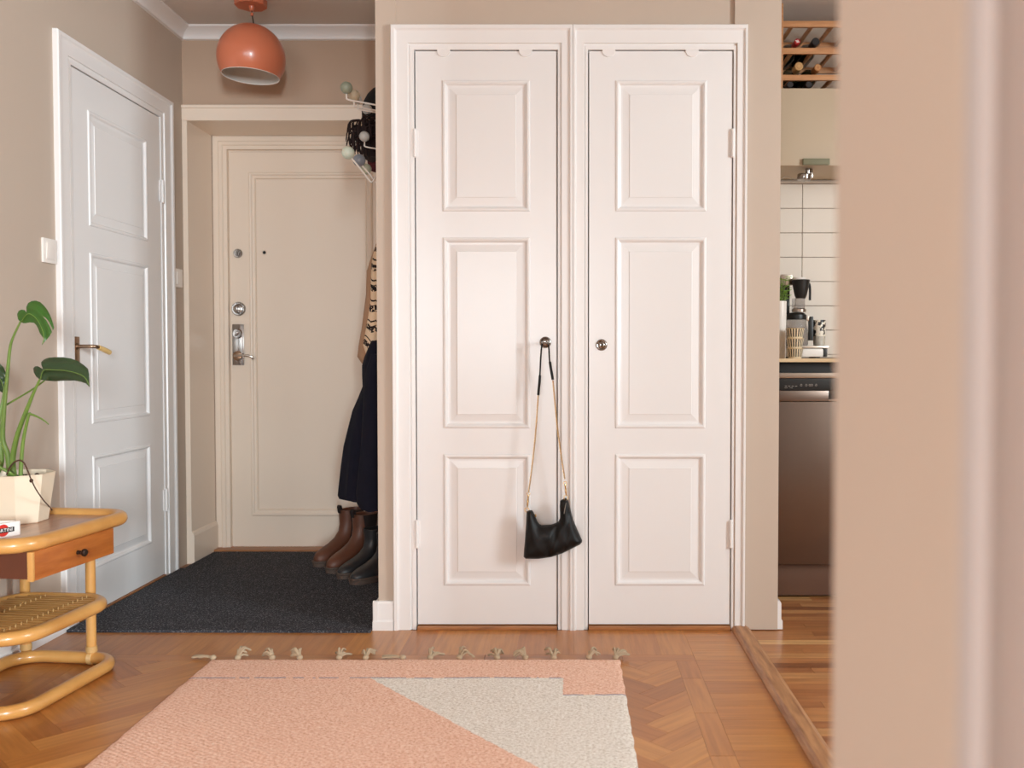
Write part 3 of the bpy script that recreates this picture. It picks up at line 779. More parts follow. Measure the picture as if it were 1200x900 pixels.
stem([(8, 556, 2.70), (11.5, 548, 2.69), (17, 541.5, 2.68), (24, 539.5, 2.665), (29, 544, 2.655), (33, 553, 2.65), (37, 563, 2.65), (42, 573, 2.655), (50, 585, 2.70), (58, 594, 2.79), (61, 598, 2.86)], (0.0026, 0.0016), 'root', 'aerial_root')
def leaf(outline, mid, Y0, fold, drop, mat, step=2.2):
    mid = [Vector(p) for p in mid]; b = mid[0]
    def dep(p):
        p = Vector((p[0], p[1])); d = min(seg_dist(p, mid[i], mid[i + 1]) for i in range(len(mid) - 1))
        return Y0 + fold * d / 400 + drop * (p - b).length / 400 + 0.004 * math.sin(d * 0.6)
    h = MB()
    pillow(h, outline, step, lambda p, d: aY(p[0], p[1], dep(p) - 0.0006), lambda p, d: aY(p[0], p[1], dep(p) + 0.0006))
    lf = h.build('leaf', mat, mon, off=offm, angle=70)
    h = MB(); h.tube(smooth_path([aY(p.x, p.y, dep(p) - 0.0004) for p in mid], 5), 0.0011, 6)
    h.build('midrib', 'stem', lf, off=offm)
    return lf
leaf([(24, 377.5), (21, 374), (20, 368), (22, 364), (25.5, 362.8), (29, 363.5), (31, 366), (30.8, 360), (33, 355), (37, 352.8), (42, 352.3), (47, 354), (51, 357.5), (55, 362.5), (58, 368), (60.5, 374), (62.5, 380), (63.2, 384), (62.3, 387.5), (60.3, 383), (57, 376.5), (53.5, 372.5), (50, 370.5), (54, 375), (57.5, 381), (60, 386.5), (61, 389), (58.5, 393.5), (54.5, 398.5), (51, 402), (49, 405), (50, 400.5), (51.2, 397), (49, 394), (46.5, 390), (44.5, 385), (42.5, 381), (40, 378.3), (35, 377.8), (30, 378.8), (27, 378.6)],
     [(25.5, 376), (32, 368), (39, 370), (45, 377), (50, 388), (51.5, 397), (49.5, 403.5)], 2.71, 0.5, -0.35, 'leaf')
leaf([(46.5, 445), (42, 441), (39.5, 436), (39, 431.5), (41, 429.3), (44, 429), (47, 430.5), (50.5, 432.8), (48.5, 428), (48.2, 424.5), (51, 421.5), (56, 419.3), (64, 418.5), (74, 418.6), (83, 420), (91, 423), (98, 427.5), (103, 432), (104.3, 438), (104.8, 445), (105, 454), (103.3, 452), (100.5, 449.3), (95, 447.5), (87, 446), (75, 446.2), (64, 446.8), (56, 446.2)],
     [(47.5, 443.5), (51, 434), (62, 433.5), (78, 434.5), (92, 438), (100, 443), (104.3, 451.5)], 2.675, 0.9, -0.25, 'leaf_deep')
leaf([(5, 462), (7.5, 454), (8.3, 446), (7, 437), (4, 430), (-1, 425.5), (-10, 422), (-24, 424), (-34, 432), (-40, 446), (-30, 452), (-18, 452), (-6, 455), (1, 459)], [(5, 458), (0, 444), (-14, 436), (-38, 446)], 2.77, 0.5, -0.1, 'leaf_deep', 3)

# ---------------------------------------------------------------- ashtray
M['ash'] = plain('white_melamine', (240, 236, 232), 0.22, var=0.02)
M['red_print'] = plain('red_print', (206, 44, 34), 0.4, var=0.02)
M['white_print'] = plain('white_print', (244, 240, 236), 0.4, var=0.02)
fx = Vector((0.45, 0.893, 0)).normalized(); fn = Vector((0.893, -0.45, 0)).normalized()
side = 0.104; corner = Vector((-1.512, 2.556, 0.4695)); cen = corner - fx * side / 2
ash = thing('ashtray', 'white ashtray with red disc and black name bar, before the cream pot', 'ashtray', (cen.x, cen.y, cen.z), math.atan2(fx.y, fx.x))
# local frame: x along the printed face, -y out of the face
tri = []
for cx, cy, a0 in ((side / 2 - 0.008, 0.008, -PI / 2), (0, 0.088 - 0.012, PI / 6), (-side / 2 + 0.008, 0.008, PI * 5 / 6)):
    for i in range(7): t = a0 + i / 6 * PI * 2 / 3; tri.append((cx + 0.008 * math.cos(t), cy + 0.008 * math.sin(t)))
def trs(s, z): g = Vector((0, 0.032)); return [Vector((g.x + (x - g.x) * s, g.y + (y - g.y) * s, z)) for x, y in tri]
mb = MB(); mb.loft([trs(0.985, 0), trs(1.0, 0.002), trs(1.0, 0.0365), trs(0.985, 0.038), trs(0.80, 0.038), trs(0.76, 0.035), trs(0.70, 0.016), trs(0.5, 0.010)])
mb.build('tray', 'ash', ash)
mb = MB(); mb.prism([(0.0165 * math.cos(2 * PI * i / 40), 0.0165 * math.sin(2 * PI * i / 40)) for i in range(40)], 0, 0.0004, 0, T(0, -0.0001, 0.019) @ rotx(PI / 2))
mb.build('red_disc', 'red_print', ash)['label'] = 'red printed disc'
mb = MB(); mb.box(-0.031, 0.031, -0.0009, -0.0004, 0.0125, 0.0255); nb = mb.build('name_bar', 'black', ash); nb['label'] = 'black bar with white capitals'
def lettering(s, size, mat, parent, mw, name='lettering', sx=1.0):
    cu = bpy.data.curves.new('txt', 'FONT'); cu.body = s; cu.size = size; cu.extrude = 0.0001; cu.align_x = 'CENTER'; cu.align_y = 'CENTER'; cu.resolution_u = 3
    o = bpy.data.objects.new('txt', cu); C.objects.link(o); bpy.context.view_layer.update()
    me = bpy.data.meshes.new_from_object(o.evaluated_get(bpy.context.evaluated_depsgraph_get()))
    bpy.data.objects.remove(o); bpy.data.curves.remove(cu)
    me.transform(mw @ Matrix.Diagonal((sx, 1, 1, 1))); me.name = name
    me.materials.clear(); me.materials.append(M[mat])
    r = bpy.data.objects.new(name, me); C.objects.link(r); r.parent = parent; return r
lettering('MARTINI', 0.0125, 'white_print', nb, T(0, -0.0011, 0.019) @ rotx(PI / 2), sx=1.08)

# ---------------------------------------------------------------- handbag
M['strap_leather'] = plain('black_strap_leather', (12, 10, 10), 0.8)
M['leather'] = plain('black_leather', (13, 11, 11), 0.5, var=0.4, scale=30, bump=0.3, bscale=110, bdist=0.0015, spec=0.3)
yb = 3.205
bag = thing('handbag', 'black leather handbag on a gold chain strap hanging from the closet door lock', 'handbag', (aY(645, 635, yb).x, yb, aY(645, 655, yb).z))
offb = tuple(bag.location)
outl = [(617, 599.5), (620, 597.8), (623.7, 598), (625.5, 601), (627.3, 605), (629.5, 610.5), (632, 614), (635, 615.4), (640, 615.2), (645.7, 614.7), (651, 613), (654.5, 611), (656.2, 607), (656.3, 600.7), (655.8, 593), (656.3, 587), (659, 585), (662, 583.5), (665.5, 584.8), (667, 591), (669.7, 602), (672, 609.5), (675, 616.7), (679, 626), (682.2, 633), (682, 635.5), (679.5, 638.3), (669.7, 643.2), (659, 648.5), (646, 652.8), (631, 655), (620, 655), (616, 654.9), (613.6, 652.5), (614, 645), (615, 635), (616, 620), (616.7, 608)]
def bag_th(p, d):
    x, y = p[0], p[1]
    t = 0.034 * (1 - (1 - min(1, d / 17.0)) ** 2) ** 0.5
    w = 0.0012 * math.sin((x - 650) * 0.4 + (y - 620) * -0.2) * min(1, d / 6) + 0.006 * noise.noise(Vector((x * 0.09, y * 0.05, 3))) * min(1, d / 5)
    # soft folds running from the right-hand strap end down across the pouch
    f = 0.008 * math.exp(-((x - 660 + (y - 590) * 0.28) / 3.2) ** 2) * min(1, d / 5) + 0.006 * math.exp(-((x - 667 + (y - 600) * 0.12) / 2.4) ** 2) * min(1, d / 4)
    return t, w - f
def bag_front(p, d):
    t, w = bag_th(p, d); return aY(p[0], p[1], yb) + Vector((0, -t - w, 0))
def bag_back(p, d):
    t, w = bag_th(p, d); return aY(p[0], p[1], yb) + Vector((0, min(t * 0.5, 0.022), 0))
mb = MB(); pillow(mb, outl, 1.6, bag_front, bag_back)
pouch = mb.build('pouch', 'leather', bag, off=offb, angle=80)
def bagpath(pts, dy=0.0): return [aY(x, y, yb + dy + (q[0] if q else 0)) for x, y, *q in pts]
mb = MB(); mb.tube(smooth_path(bagpath([(664.3, 586, -0.009), (663.2, 590, -0.016), (662.2, 595, -0.022), (661.0, 602, -0.027)]), 5), 0.0010, 6)
mb.build('zip', 'steel', pouch, off=offb)['label'] = 'thin metal zip'
mb = MB(); mb.tube(bagpath([(627.3, 602.5, -0.004), (627.6, 604.5, -0.004), (627.8, 606, -0.004)]), [0.0025, 0.003, 0.002], 8); mb.build('zip_end', 'brass', pouch, off=offb)
lk = aY(639, 401, yb)
kn = Vector((-0.083, 3.201, 1.0215))
mb = MB()
path = smooth_path([aY(631.2, 462, yb), aY(632.6, 441, yb), aY(634.0, 415, yb - 0.002), aY(635.4, 403.5, yb - 0.004), aY(638.5, 401.6, yb - 0.004), aY(642.6, 404, yb - 0.004), aY(644.3, 425, yb - 0.004), aY(647.6, 444, yb - 0.003)], 6)
mb.tube(path, 0.0028, 8); st = mb.build('strap', 'strap_leather', bag, off=offb)
mb = MB(); mb.tube(bagpath([(632.7, 440), (632.2, 448), (631.4, 456), (630.8, 463)]), 0.0045, 8); mb.build('strap_sleeve', 'strap_leather', st, off=offb)
mb = MB(); mb.tube(bagpath([(644.4, 424, -0.004), (645.4, 431, -0.004), (646.8, 439, -0.004), (647.8, 445, -0.004)]), 0.0046, 8); mb.build('strap_sleeve', 'strap_leather', st, off=offb)
def chain(a, b, sag, link=0.0078):
    a, b = Vector(a), Vector(b); n = int((b - a).length / (link * 0.78)); h = MB()
    for i in range(n):
        t0, t1 = i / n, (i + 1) / n; p = a.lerp(b, (t0 + t1) / 2) + sag * math.sin(PI * (t0 + t1) / 2); d = (b - a).normalized()
        q = Vector((0, 0, 1)).rotation_difference(d).to_matrix().to_4x4()
        m = T(p) @ q @ rotz(PI / 4 + (PI / 2 if i % 2 else 0)) @ rotx(PI / 2) @ Matrix.Diagonal((0.62, 1, 1, 1))
        h.torus(m, link / 2, 0.0012, 10, 5)
    return h.build('chain', 'brass', bag, off=offb)
chain(aY(630.7, 463, yb), aY(619.6, 576, yb), Vector((0.004, 0, 0)))
chain(aY(648, 446, yb - 0.004), aY(661.8, 561, yb - 0.004), Vector((-0.004, 0, 0)))
def clasp(a, b, ring):
    a, b = Vector(a), Vector(b); h = MB(); d = (b - a)
    h.tube([a, a + d * 0.15, a + d * 0.25, a + d * 0.5, a + d * 0.8, b], [0.0022, 0.0034, 0.0022, 0.0034, 0.0032, 0.0018], 10)
    h.torus(T(a - d.normalized() * 0.004) @ rotx(PI / 2), 0.0052, 0.0013, 14, 6)
    c = h.build('clasp', 'brass', bag, off=offb)
    h = MB(); h.torus(T(ring) @ rotx(PI / 2), 0.0075, 0.0014, 18, 6); h.build('d_ring', 'brass', bag, off=offb)
clasp(aY(619.2, 580, yb), aY(618.0, 594, yb), aY(617.5, 597.5, yb))
clasp(aY(662.3, 567.5, yb - 0.004), aY(663.4, 580, yb - 0.004), aY(663.3, 583, yb - 0.004))

# ---------------------------------------------------------------- pendant lamp
M['copper'] = plain('copper_pink_enamel', (206, 118, 86), 0.28, var=0.03, scale=4, coat=0.15)
M['lamp_in'] = plain('lamp_inside_white', (226, 220, 214), 0.5, var=0.02)
lp = aY(294.5, 68, 3.95)
lamp = thing('pendant_lamp', 'copper-pink ball pendant lamp on the hall ceiling', 'lamp', (lp.x, lp.y, ZC))
r = 0.139; tilt = T(0, 0, lp.z - ZC) @ roty(math.radians(2.5)) @ rotx(math.radians(-1))
a0 = math.radians(-33)
pr = [(r * math.cos(a0 + (PI / 2 - a0) * i / 24), r * math.sin(a0 + (PI / 2 - a0) * i / 24)) for i in range(25)]
pr[-1] = (0, r)
ri = r - 0.003
inn = [(ri * math.cos(a0 + (PI / 2 - a0) * i / 24), ri * math.sin(a0 + (PI / 2 - a0) * i / 24)) for i in range(25)][::-1]; inn[0] = (0, ri)
mb = MB(); mb.lathe(pr, 56, tilt); shd = mb.build('lamp_shade', 'copper', lamp)
mb = MB(); mb.lathe(inn + [(pr[0][0] + 0.0004, pr[0][1] - 0.0015), (pr[0][0] + 0.0004, pr[0][1] + 0.001)], 56, tilt); mb.build('shade_lining', 'lamp_in', shd)['label'] = 'white inside of the shade'
mb = MB(); mb.lathe([(0, r - 0.004), (0.018, r - 0.004), (0.018, r - 0.045), (0.014, r - 0.055), (0, r - 0.055)], 20, tilt)
mb.lathe([(0, 0.09), (0.013, 0.085), (0.014, 0.075), (0.026, 0.05), (0.031, 0.03), (0.026, 0.01), (0.012, -0.001), (0, -0.003)], 24, tilt); mb.build('bulb', 'lamp_in', lamp)
mb = MB(); hexp = [(0.066 * math.cos(PI / 8 + PI / 4 * i), 0.066 * math.sin(PI / 8 + PI / 4 * i)) for i in range(8)]
mb.prism(hexp, -0.030, -0.0005, 0.004); mb.build('ceiling_canopy', 'copper', lamp)
topz = lp.z - ZC + r
mb = MB(); mb.tube([(0.004, 0, -0.03), (0.004, 0, topz * 0.55), (0.012, 0, topz + 0.0)], 0.0025, 8); mb.build('cord', 'black_plastic', lamp)
mb = MB(); mb.lathe([(0, -0.03), (0.012, -0.03), (0.010, -0.045), (0.006, -0.05), (0, -0.05)], 16, T(0.004, 0, 0)); mb.lathe([(0, 0.008), (0.006, 0.006), (0.007, 0), (0.006, -0.006), (0, -0.008)], 12, T(0.0045, 0, topz * 0.6)); mb.build('cord_grip', 'copper', lamp)

# ---------------------------------------------------------------- light switches
def switch(y, z, label):
    s = thing('light_switch', label, 'light switch', (XW, y, z))
    h = MB(); h.box(0, 0.009, -0.042, 0.042, -0.042, 0.042, 0.004); h.build('face_plate', 'plastic_white', s)
    h = MB(); h.box(0.009, 0.0125, -0.026, 0.026, -0.028, 0.028, 0.002, mat=roty(0.04)); h.build('rocker', 'plastic_white', s)
switch(3.173, 1.319, 'white light switch on the left wall beside the near edge of the white door')
switch(4.215, 1.315, 'white light switch in the corner between the left door and the front door niche')

# ---------------------------------------------------------------- coat rack with painted balls
XS = -0.671
M['b_sage'] = plain('sage_ball', (140, 146, 128), 0.28, var=0.05); M['b_mint'] = plain('mint_ball', (206, 216, 200), 0.28, var=0.04)
M['b_grey'] = plain('blue_grey_ball', (136, 142, 152), 0.3, var=0.05); M['b_pale'] = plain('pale_grey_ball', (190, 186, 180), 0.3, var=0.05)
M['b_cream'] = plain('cream_ball', (196, 182, 156), 0.35, var=0.05); M['b_green'] = plain('pale_green_ball', (186, 190, 168), 0.3, var=0.05)
M['wire'] = plain('white_wire', (226, 218, 210), 0.35, var=0.02)
rack = thing('coat_rack', 'white wire coat rack with painted wooden balls, at the closet corner by the front door', 'coat rack', (XS, 3.65, 1.62))
offr = tuple(rack.location)
balls = [(406, 103, 3.40, 0.0222, 'b_sage', 1), (415, 112, 3.525, 0.0215, 'b_cream', 1), (419, 116.5, 3.60, 0.0175, 'b_pale', 1), (430, 128, 3.75, 0.0205, 'b_pale', 1),
         (427, 160, 3.70, 0.0205, 'b_pale', 2), (436.5, 168, 3.85, 0.0215, 'b_green', 2),
         (408, 179, 3.43, 0.0235, 'b_mint', 0), (421, 188, 3.61, 0.0240, 'b_grey', 0), (429, 198, 3.735, 0.0215, 'b_green', 0)]
fr = MB(); wb = XS - 0.006
for z in (1.955, 1.70, 1.60): fr.tube([(wb, 3.40, z), (wb, 3.98, z)], 0.003, 8)
for y in (3.42, 3.62, 3.80, 3.97): fr.tube([(wb, y, 1.60), (wb, y, 1.955)], 0.003, 8)
frame = fr.build('wall_frame', 'wire', rack, off=offr)
for px, py, Y, rr, mt, row in balls:
    c = aY(px, py, Y); h = MB()
    if row: pts = [c - Vector((0, 0, rr * 0.8)), c - Vector((0, 0, rr + 0.010)), c - Vector((-0.006, 0, rr + 0.020)), Vector((c.x + 0.05, Y + 0.02, c.z - rr - 0.024)), Vector((wb, Y + 0.06, c.z - rr - 0.030))]
    else:
        k = Vector((-0.733, Y + 0.02, c.z - 0.102)); pts = [c + Vector((0.010, 0, -rr * 0.75)), c.lerp(k, 0.5), c.lerp(k, 0.9), k + Vector((0.004, 0, -0.002)), k + Vector((0.012, 0, 0.006)), Vector((wb, Y + 0.03, k.z + 0.085))]
    w = pts if not row else smooth_path(pts, 4)
    h.tube(w, 0.0031, 8); arm = h.build('hook_wire', 'wire', rack, off=offr)
    h = MB(); h.ball(c, rr, 24); h.build('ball', mt, arm, off=offr)

# ---------------------------------------------------------------- hung clothes
M['black_knit'] = plain('black_knit', (20, 17, 17), 0.95, var=0.4, scale=90, bump=0.6, bscale=140, bdist=0.003)
M['brown_knit'] = plain('dark_brown_knit', (44, 26, 24), 0.95, var=0.4, scale=90, bump=0.6, bscale=140, bdist=0.003)
M['wine_knit'] = plain('burgundy_knit', (86, 22, 30), 0.95, var=0.3, scale=90, bump=0.7, bscale=110, bdist=0.004)
M['navy'] = plain('navy_cloth', (23, 23, 36), 0.95, var=0.3, scale=30, bump=0.3, bscale=120, bdist=0.002, spec=0.2)
M['tan'] = plain('tan_knit', (172, 134, 104), 0.9, var=0.2, scale=40, bump=0.6, bscale=120, bdist=0.003)
def ell(cx, cy, z, rx, ry, fold=0.0, nf=7, ph=0.0, n=40):
    return [Vector((cx + rx * math.cos(t) * (1 + fold * math.sin(nf * t + ph)), cy + ry * math.sin(t) * (1 + fold * math.sin(nf * t + ph)), z + fold * 0.05 * math.sin(3 * t + ph))) for t in [2 * PI * i / n for i in range(n)]]
mb = MB()
mb.loft([ell(-0.782, 3.92, z, rx, ry, 0.01) for z, rx, ry in ((1.945, 0.076, 0.085), (1.95, 0.083, 0.092), (1.985, 0.084, 0.093), (2.02, 0.076, 0.085), (2.05, 0.060, 0.068), (2.073, 0.040, 0.046), (2.084, 0.020, 0.024), (2.087, 0.004, 0.004))])
tag(mb.build('knit_cap', 'black_knit'), 'black cap hanging on the topmost balls of the coat rack', 'hat')
sc = thing('fringed_scarf', 'dark brown scarf with a ragged fringe, hanging on the coat rack', 'scarf', (-0.78, 3.80, 1.80))
offs = tuple(sc.location)
mb = MB()
mb.loft([ell(cx, 3.83, z, rx, 0.07, 0.05, 5, z * 9) for z, cx, rx in ((1.765, -0.762, 0.070), (1.80, -0.768, 0.076), (1.84, -0.770, 0.078), (1.88, -0.768, 0.077), (1.91, -0.762, 0.070), (1.935, -0.752, 0.050), (1.943, -0.75, 0.02))])
mb.build('scarf_body', 'brown_knit', sc, off=offs)
mb = MB()
for i in range(90):
    y = R.uniform(3.70, 3.80); x = R.uniform(-0.865, -0.78); z = R.uniform(1.82, 1.92); dx = R.uniform(-0.025, 0.012); ln = R.uniform(0.05, 0.085)
    mb.tube(smooth_path([(x + 0.02, y + 0.02, z + 0.006), (x + dx * .6, y, z - 0.004), (x + dx, y - 0.004, z - ln * .5), (x + dx * 0.9 + R.uniform(-.01, .01), y - 0.006, z - ln)], 3), [0.0028] * 9 + [0.0014], 5)
mb.build('fringe', 'brown_knit', sc, off=offs)
mb = MB()
mb.loft([ell(-0.772, 3.93, z, rx, rx * 1.0, 0.03, 12) for z, rx in ((1.735, 0.02), (1.737, 0.055), (1.755, 0.070), (1.79, 0.072), (1.815, 0.066), (1.835, 0.045), (1.84, 0.01))])
tag(mb.build('knitted_hat', 'wine_knit'), 'burgundy knitted hat hanging below the dark fringe on the coat rack', 'hat')
# cardigan
def fair_isle():
    m = NT('patterned_knit'); m.set(0.95, 0, 0.2)
    v = m.coord('Object'); sp = m.n.new('ShaderNodeSeparateXYZ'); m.link(v, sp.inputs[0])
    z = m.math('ADD', sp.outputs[2], m.math('MULTIPLY', sp.outputs[0], 0.55))
    zz = m.math('MULTIPLY', m.math('ABSOLUTE', m.math('SUBTRACT', m.math('FRACT', m.math('MULTIPLY', m.math('ADD', sp.outputs[1], m.math('MULTIPLY', sp.outputs[0], 1.3)), 22)), 0.5)), 0.035)
    b = m.math('FRACT', m.math('MULTIPLY', m.math('ADD', z, zz), 13.0))
    band = m.math('MULTIPLY', m.math('GREATER_THAN', b, 0.30), m.math('LESS_THAN', b, 0.62))
    thin = m.math('MULTIPLY', m.math('GREATER_THAN', b, 0.80), m.math('LESS_THAN', b, 0.88))
    sp2 = m.math('GREATER_THAN', m.noise(v, 90, 2, 0.7), 0.44)
    k = m.math('MAXIMUM', m.math('MULTIPLY', band, sp2), thin)
    m.col(m.mix(k, lin((220, 194, 164)), lin((34, 28, 30))))
    m.bump(m.noise(v, 130, 3), 0.6, 0.003)
    return m.m
M['fair'] = fair_isle()
card = thing('patterned_cardigan', 'tan cardigan with black patterned bands, hanging above the navy coat', 'cardigan', (-0.76, 3.75, 1.2))
offc = tuple(card.location)
S_ = 1090 / 3.75
def cx_(px, Y): return (px - CX) * Y / F
mb = MB()
rings = []
for py, px in ((430, 428.5), (424, 424), (418, 420), (404, 421.5), (385, 425), (365, 427.5), (345, 430), (330, 430.3), (318, 431), (308, 434), (298, 438), (285, 443), (270, 452)):
    xl_ = cx_(px, 3.78); xr_ = XS - 0.012; z = aY(430, py, 3.78).z
    rings.append(ell((xl_ + xr_) / 2, 3.78, z, (xr_ - xl_) / 2, 0.10, 0.03, 5, py * 0.02))
mb.loft(rings); mb.build('back_and_sleeve', 'tan', card, off=offc)['label'] = 'plain tan side'
mb = MB(); rings = []
for py, px in ((428, 434), (421, 432), (404, 426.5), (392, 428.5), (370, 432.5), (350, 435), (330, 435), (312, 436), (300, 438), (288, 442)):
    xl_ = cx_(px, 3.62); xr_ = XS - 0.012; z = aY(430, py, 3.62).z
    rings.append(ell((xl_ + xr_) / 2, 3.62, z, (xr_ - xl_) / 2, 0.06, 0.04, 4, py * 0.03))
mb.loft(rings); mb.build('patterned_front', 'fair', card, off=offc)['label'] = 'front with black patterned bands'
# coat
coat = thing('winter_coat', 'long navy coat hanging beside the closet above the boots', 'coat', (-0.77, 3.6, 0.45))
offk = tuple(coat.location)
mb = MB(); rings = []
for py, px in ((583, 409), (581, 399.5), (577, 397.5), (560, 399.5), (540, 402), (520, 405), (500, 409.5), (480, 415), (465, 422), (452, 427.5), (440, 427), (428, 427), (418, 430), (400, 438)):
    Y = 3.62; xl_ = cx_(px, Y); xr_ = XS - 0.012; z = aY(430, py, Y).z
    f = 0.05 if py > 500 else 0.02
    rings.append(ell((xl_ + xr_) / 2, Y, z, (xr_ - xl_) / 2, 0.14, f, 9, 0.6))
mb.loft(rings); mb.build('coat_body', 'navy', coat, off=offk)
mb = MB(); rings = []
for py, px in ((597, 428), (595, 421), (590, 418), (578, 417), (560, 419), (530, 422), (500, 424), (470, 426), (445, 428), (430, 431), (415, 436)):
    Y = 3.43; xl_ = cx_(px, Y); xr_ = XS - 0.012; z = aY(430, py, Y).z
    rings.append(ell((xl_ + xr_) / 2, Y, z, (xr_ - xl_) / 2, 0.055, 0.03, 5, py * 0.05))
mb.loft(rings); mb.build('sleeve', 'navy', coat, off=offk)

h = MB(); h.tube([(-0.70, 3.60, 0.99), (-0.692, 3.60, 1.3), (-0.684, 3.60, 1.60)], 0.004, 6); h.build('hanging_loop', 'navy', coat, off=offk)

# ---------------------------------------------------------------- boots
M['tanleather'] = plain('brown_leather', (104, 60, 40), 0.5, var=0.35, scale=18, bump=0.2, bscale=60, bdist=0.002)
M['dkleather'] = plain('black_boot_leather', (38, 36, 38), 0.45, var=0.3, scale=18, bump=0.15, bscale=60, bdist=0.002)
M['sole'] = plain('dark_sole', (88, 70, 60), 0.7, var=0.3, scale=40)
M['elastic'] = plain('dark_elastic', (36, 24, 22), 0.9, var=0.3, scale=120, bump=0.5, bscale=200)
M['tabtan'] = plain('tan_pull_tab', (196, 142, 104), 0.7, var=0.1)
BR = [(0.022, -.077, .207, .048), (0.036, -.079, .209, .050), (0.055, -.077, .200, .048), (0.072, -.074, .172, .045), (0.09, -.070, .128, .041), (0.112, -.066, .088, .039), (0.14, -.064, .064, .038), (0.17, -.065, .056, .040), (0.205, -.067, .057, .043), (0.238, -.068, .059, .045)]
def boot_pt(z, t, grow=0.0, zs=1.0):
    for a, b in zip(BR, BR[1:]):
        if z <= b[0] or b is BR[-1]:
            f = (z - a[0]) / (b[0] - a[0]); xb, xf, hw = (a[i] + (b[i] - a[i]) * f for i in (1, 2, 3)); break
    m, h = (xb + xf) / 2, (xf - xb) / 2 + grow
    c, s = math.cos(t), math.sin(t)
    k = 1.0 - 0.16 * (1 - c) / 2 if h > 0.09 else 1.0
    return Vector((m + h * (abs(c) ** 0.85) * (1 if c >= 0 else -1), (hw + grow) * k * (abs(s) ** 0.9) * (1 if s >= 0 else -1), z * zs))
def make_boot(label, loc, rz, lm, zs, group, tabs):
    b = thing('ankle_boot', label, 'boot', loc, rz, group); N = 32
    ring = lambda z, g=0.0: [boot_pt(z, 2 * PI * i / N, g, zs) for i in range(N)]
    h = MB(); h.loft([ring(z) for z in (0.022, 0.03, 0.038, 0.048, 0.058, 0.068, 0.078, 0.09, 0.1, 0.112, 0.126, 0.14, 0.155, 0.17, 0.19, 0.21, 0.238)] + [ring(0.238, -0.004), ring(0.19, -0.006), ring(0.15, -0.008)])
    h.build('upper', lm, b, angle=60)
    h = MB()
    def foot(z, g): return [Vector((p.x, p.y, z)) for p in ring(0.03, g)]
    h.loft([foot(0.006, 0.001), foot(0.008, 0.005), foot(0.017, 0.005), foot(0.0185, 0.002), foot(0.020, 0.008), foot(0.0265, 0.008), foot(0.027, -0.004)])
    heel = [Vector((p.x, p.y)) for p in foot(0, 0.003) if p.x < 0.0]
    h.prism([(p.x, p.y) for p in sorted(heel, key=lambda p: math.atan2(p.y, p.x + 0.03))], 0.0, 0.010)
    fore = [Vector((p.x, p.y)) for p in foot(0, 0.003) if p.x > 0.05]
    h.prism([(p.x, p.y) for p in sorted(fore, key=lambda p: math.atan2(p.y, p.x - 0.12))], 0.0, 0.008)
    h.build('sole', 'sole', b, angle=50)['label'] = 'dark welted sole'
    for s in (1, -1):
        h = MB(); rows = []
        for z in (0.112, 0.13, 0.15, 0.17, 0.19, 0.21, 0.236):
            w = 0.30 + 0.35 * (z - 0.112) / 0.124
            rows.append(h.verts([boot_pt(z, s * (PI / 2 + w * (i / 4 - 1)) , 0.0012, zs) for i in range(9)]))
        for r0, r1 in zip(rows, rows[1:]):
            for i in range(8): h.face([r0[i], r0[i + 1], r1[i + 1], r1[i]])
        h.build('elastic_panel', 'elastic', b, angle=60)
    if tabs:
        for x, mt in ((-0.068, 'tabtan'), (0.059, 'elastic')):
            h = MB(); sg = 1 if x > 0 else -1
            w = smooth_path([(x - sg * 0.004, 0, 0.215 * zs), (x - sg * 0.003, 0, 0.245 * zs), (x + sg * 0.004, 0, 0.262 * zs), (x + sg * 0.012, 0, 0.252 * zs), (x + sg * 0.006, 0, 0.225 * zs)], 4)
            a = h.verts([p + Vector((0, -0.010, 0)) for p in w]); c = h.verts([p + Vector((0, 0.010, 0)) for p in w])
            d = h.verts([p + Vector((sg * 0.0018, 0.010, 0.001)) for p in w]); e = h.verts([p + Vector((sg * 0.0018, -0.010, 0.001)) for p in w])
            for i in range(len(w) - 1):
                for q, u in ((a, c), (c, d), (d, e), (e, a)): h.face([q[i], q[i + 1], u[i + 1], u[i]])
            h.face([a[0], c[0], d[0], e[0]]); h.face([a[-1], c[-1], d[-1], e[-1]])
            h.build('pull_tab', mt, b)
byaw = math.atan2(-0.8, -0.6)
make_boot('brown leather ankle boot, the one farther back in the row under the coat', (-1.026, 4.348, 0.009), byaw, 'tanleather', 1.0, 'brown ankle boots', True)
make_boot('brown leather ankle boot standing between its mate and the black boots', (-0.935, 4.222, 0.009), byaw, 'tanleather', 1.0, 'brown ankle boots', True)
make_boot('black boot standing next to the brown boots on the mat', (-0.860, 4.118, 0.009), byaw, 'dkleather', 0.80, 'black boots', False)
make_boot('black boot nearest the closet corner, the frontmost of the row', (-0.782, 4.018, 0.009), byaw, 'dkleather', 0.80, 'black boots', False)

# ---------------------------------------------------------------- kitchen
M['tile'] = plain('white_tile', (236, 228, 218), 0.22, var=0.03, scale=6)
M['grout'] = plain('brown_grout', (128, 104, 88), 0.9)
M['counter'] = wood('pale_counter', (206, 178, 138), (230, 206, 168), (3, 30, 30), 0.4)
M['bronze_plinth'] = plain('brown_plinth', (112, 84, 70), 0.35, 0.3, var=0.1)
M['rackwood'] = wood('beech_rack', (180, 126, 84), (206, 152, 106), (3, 30, 30), 0.5)
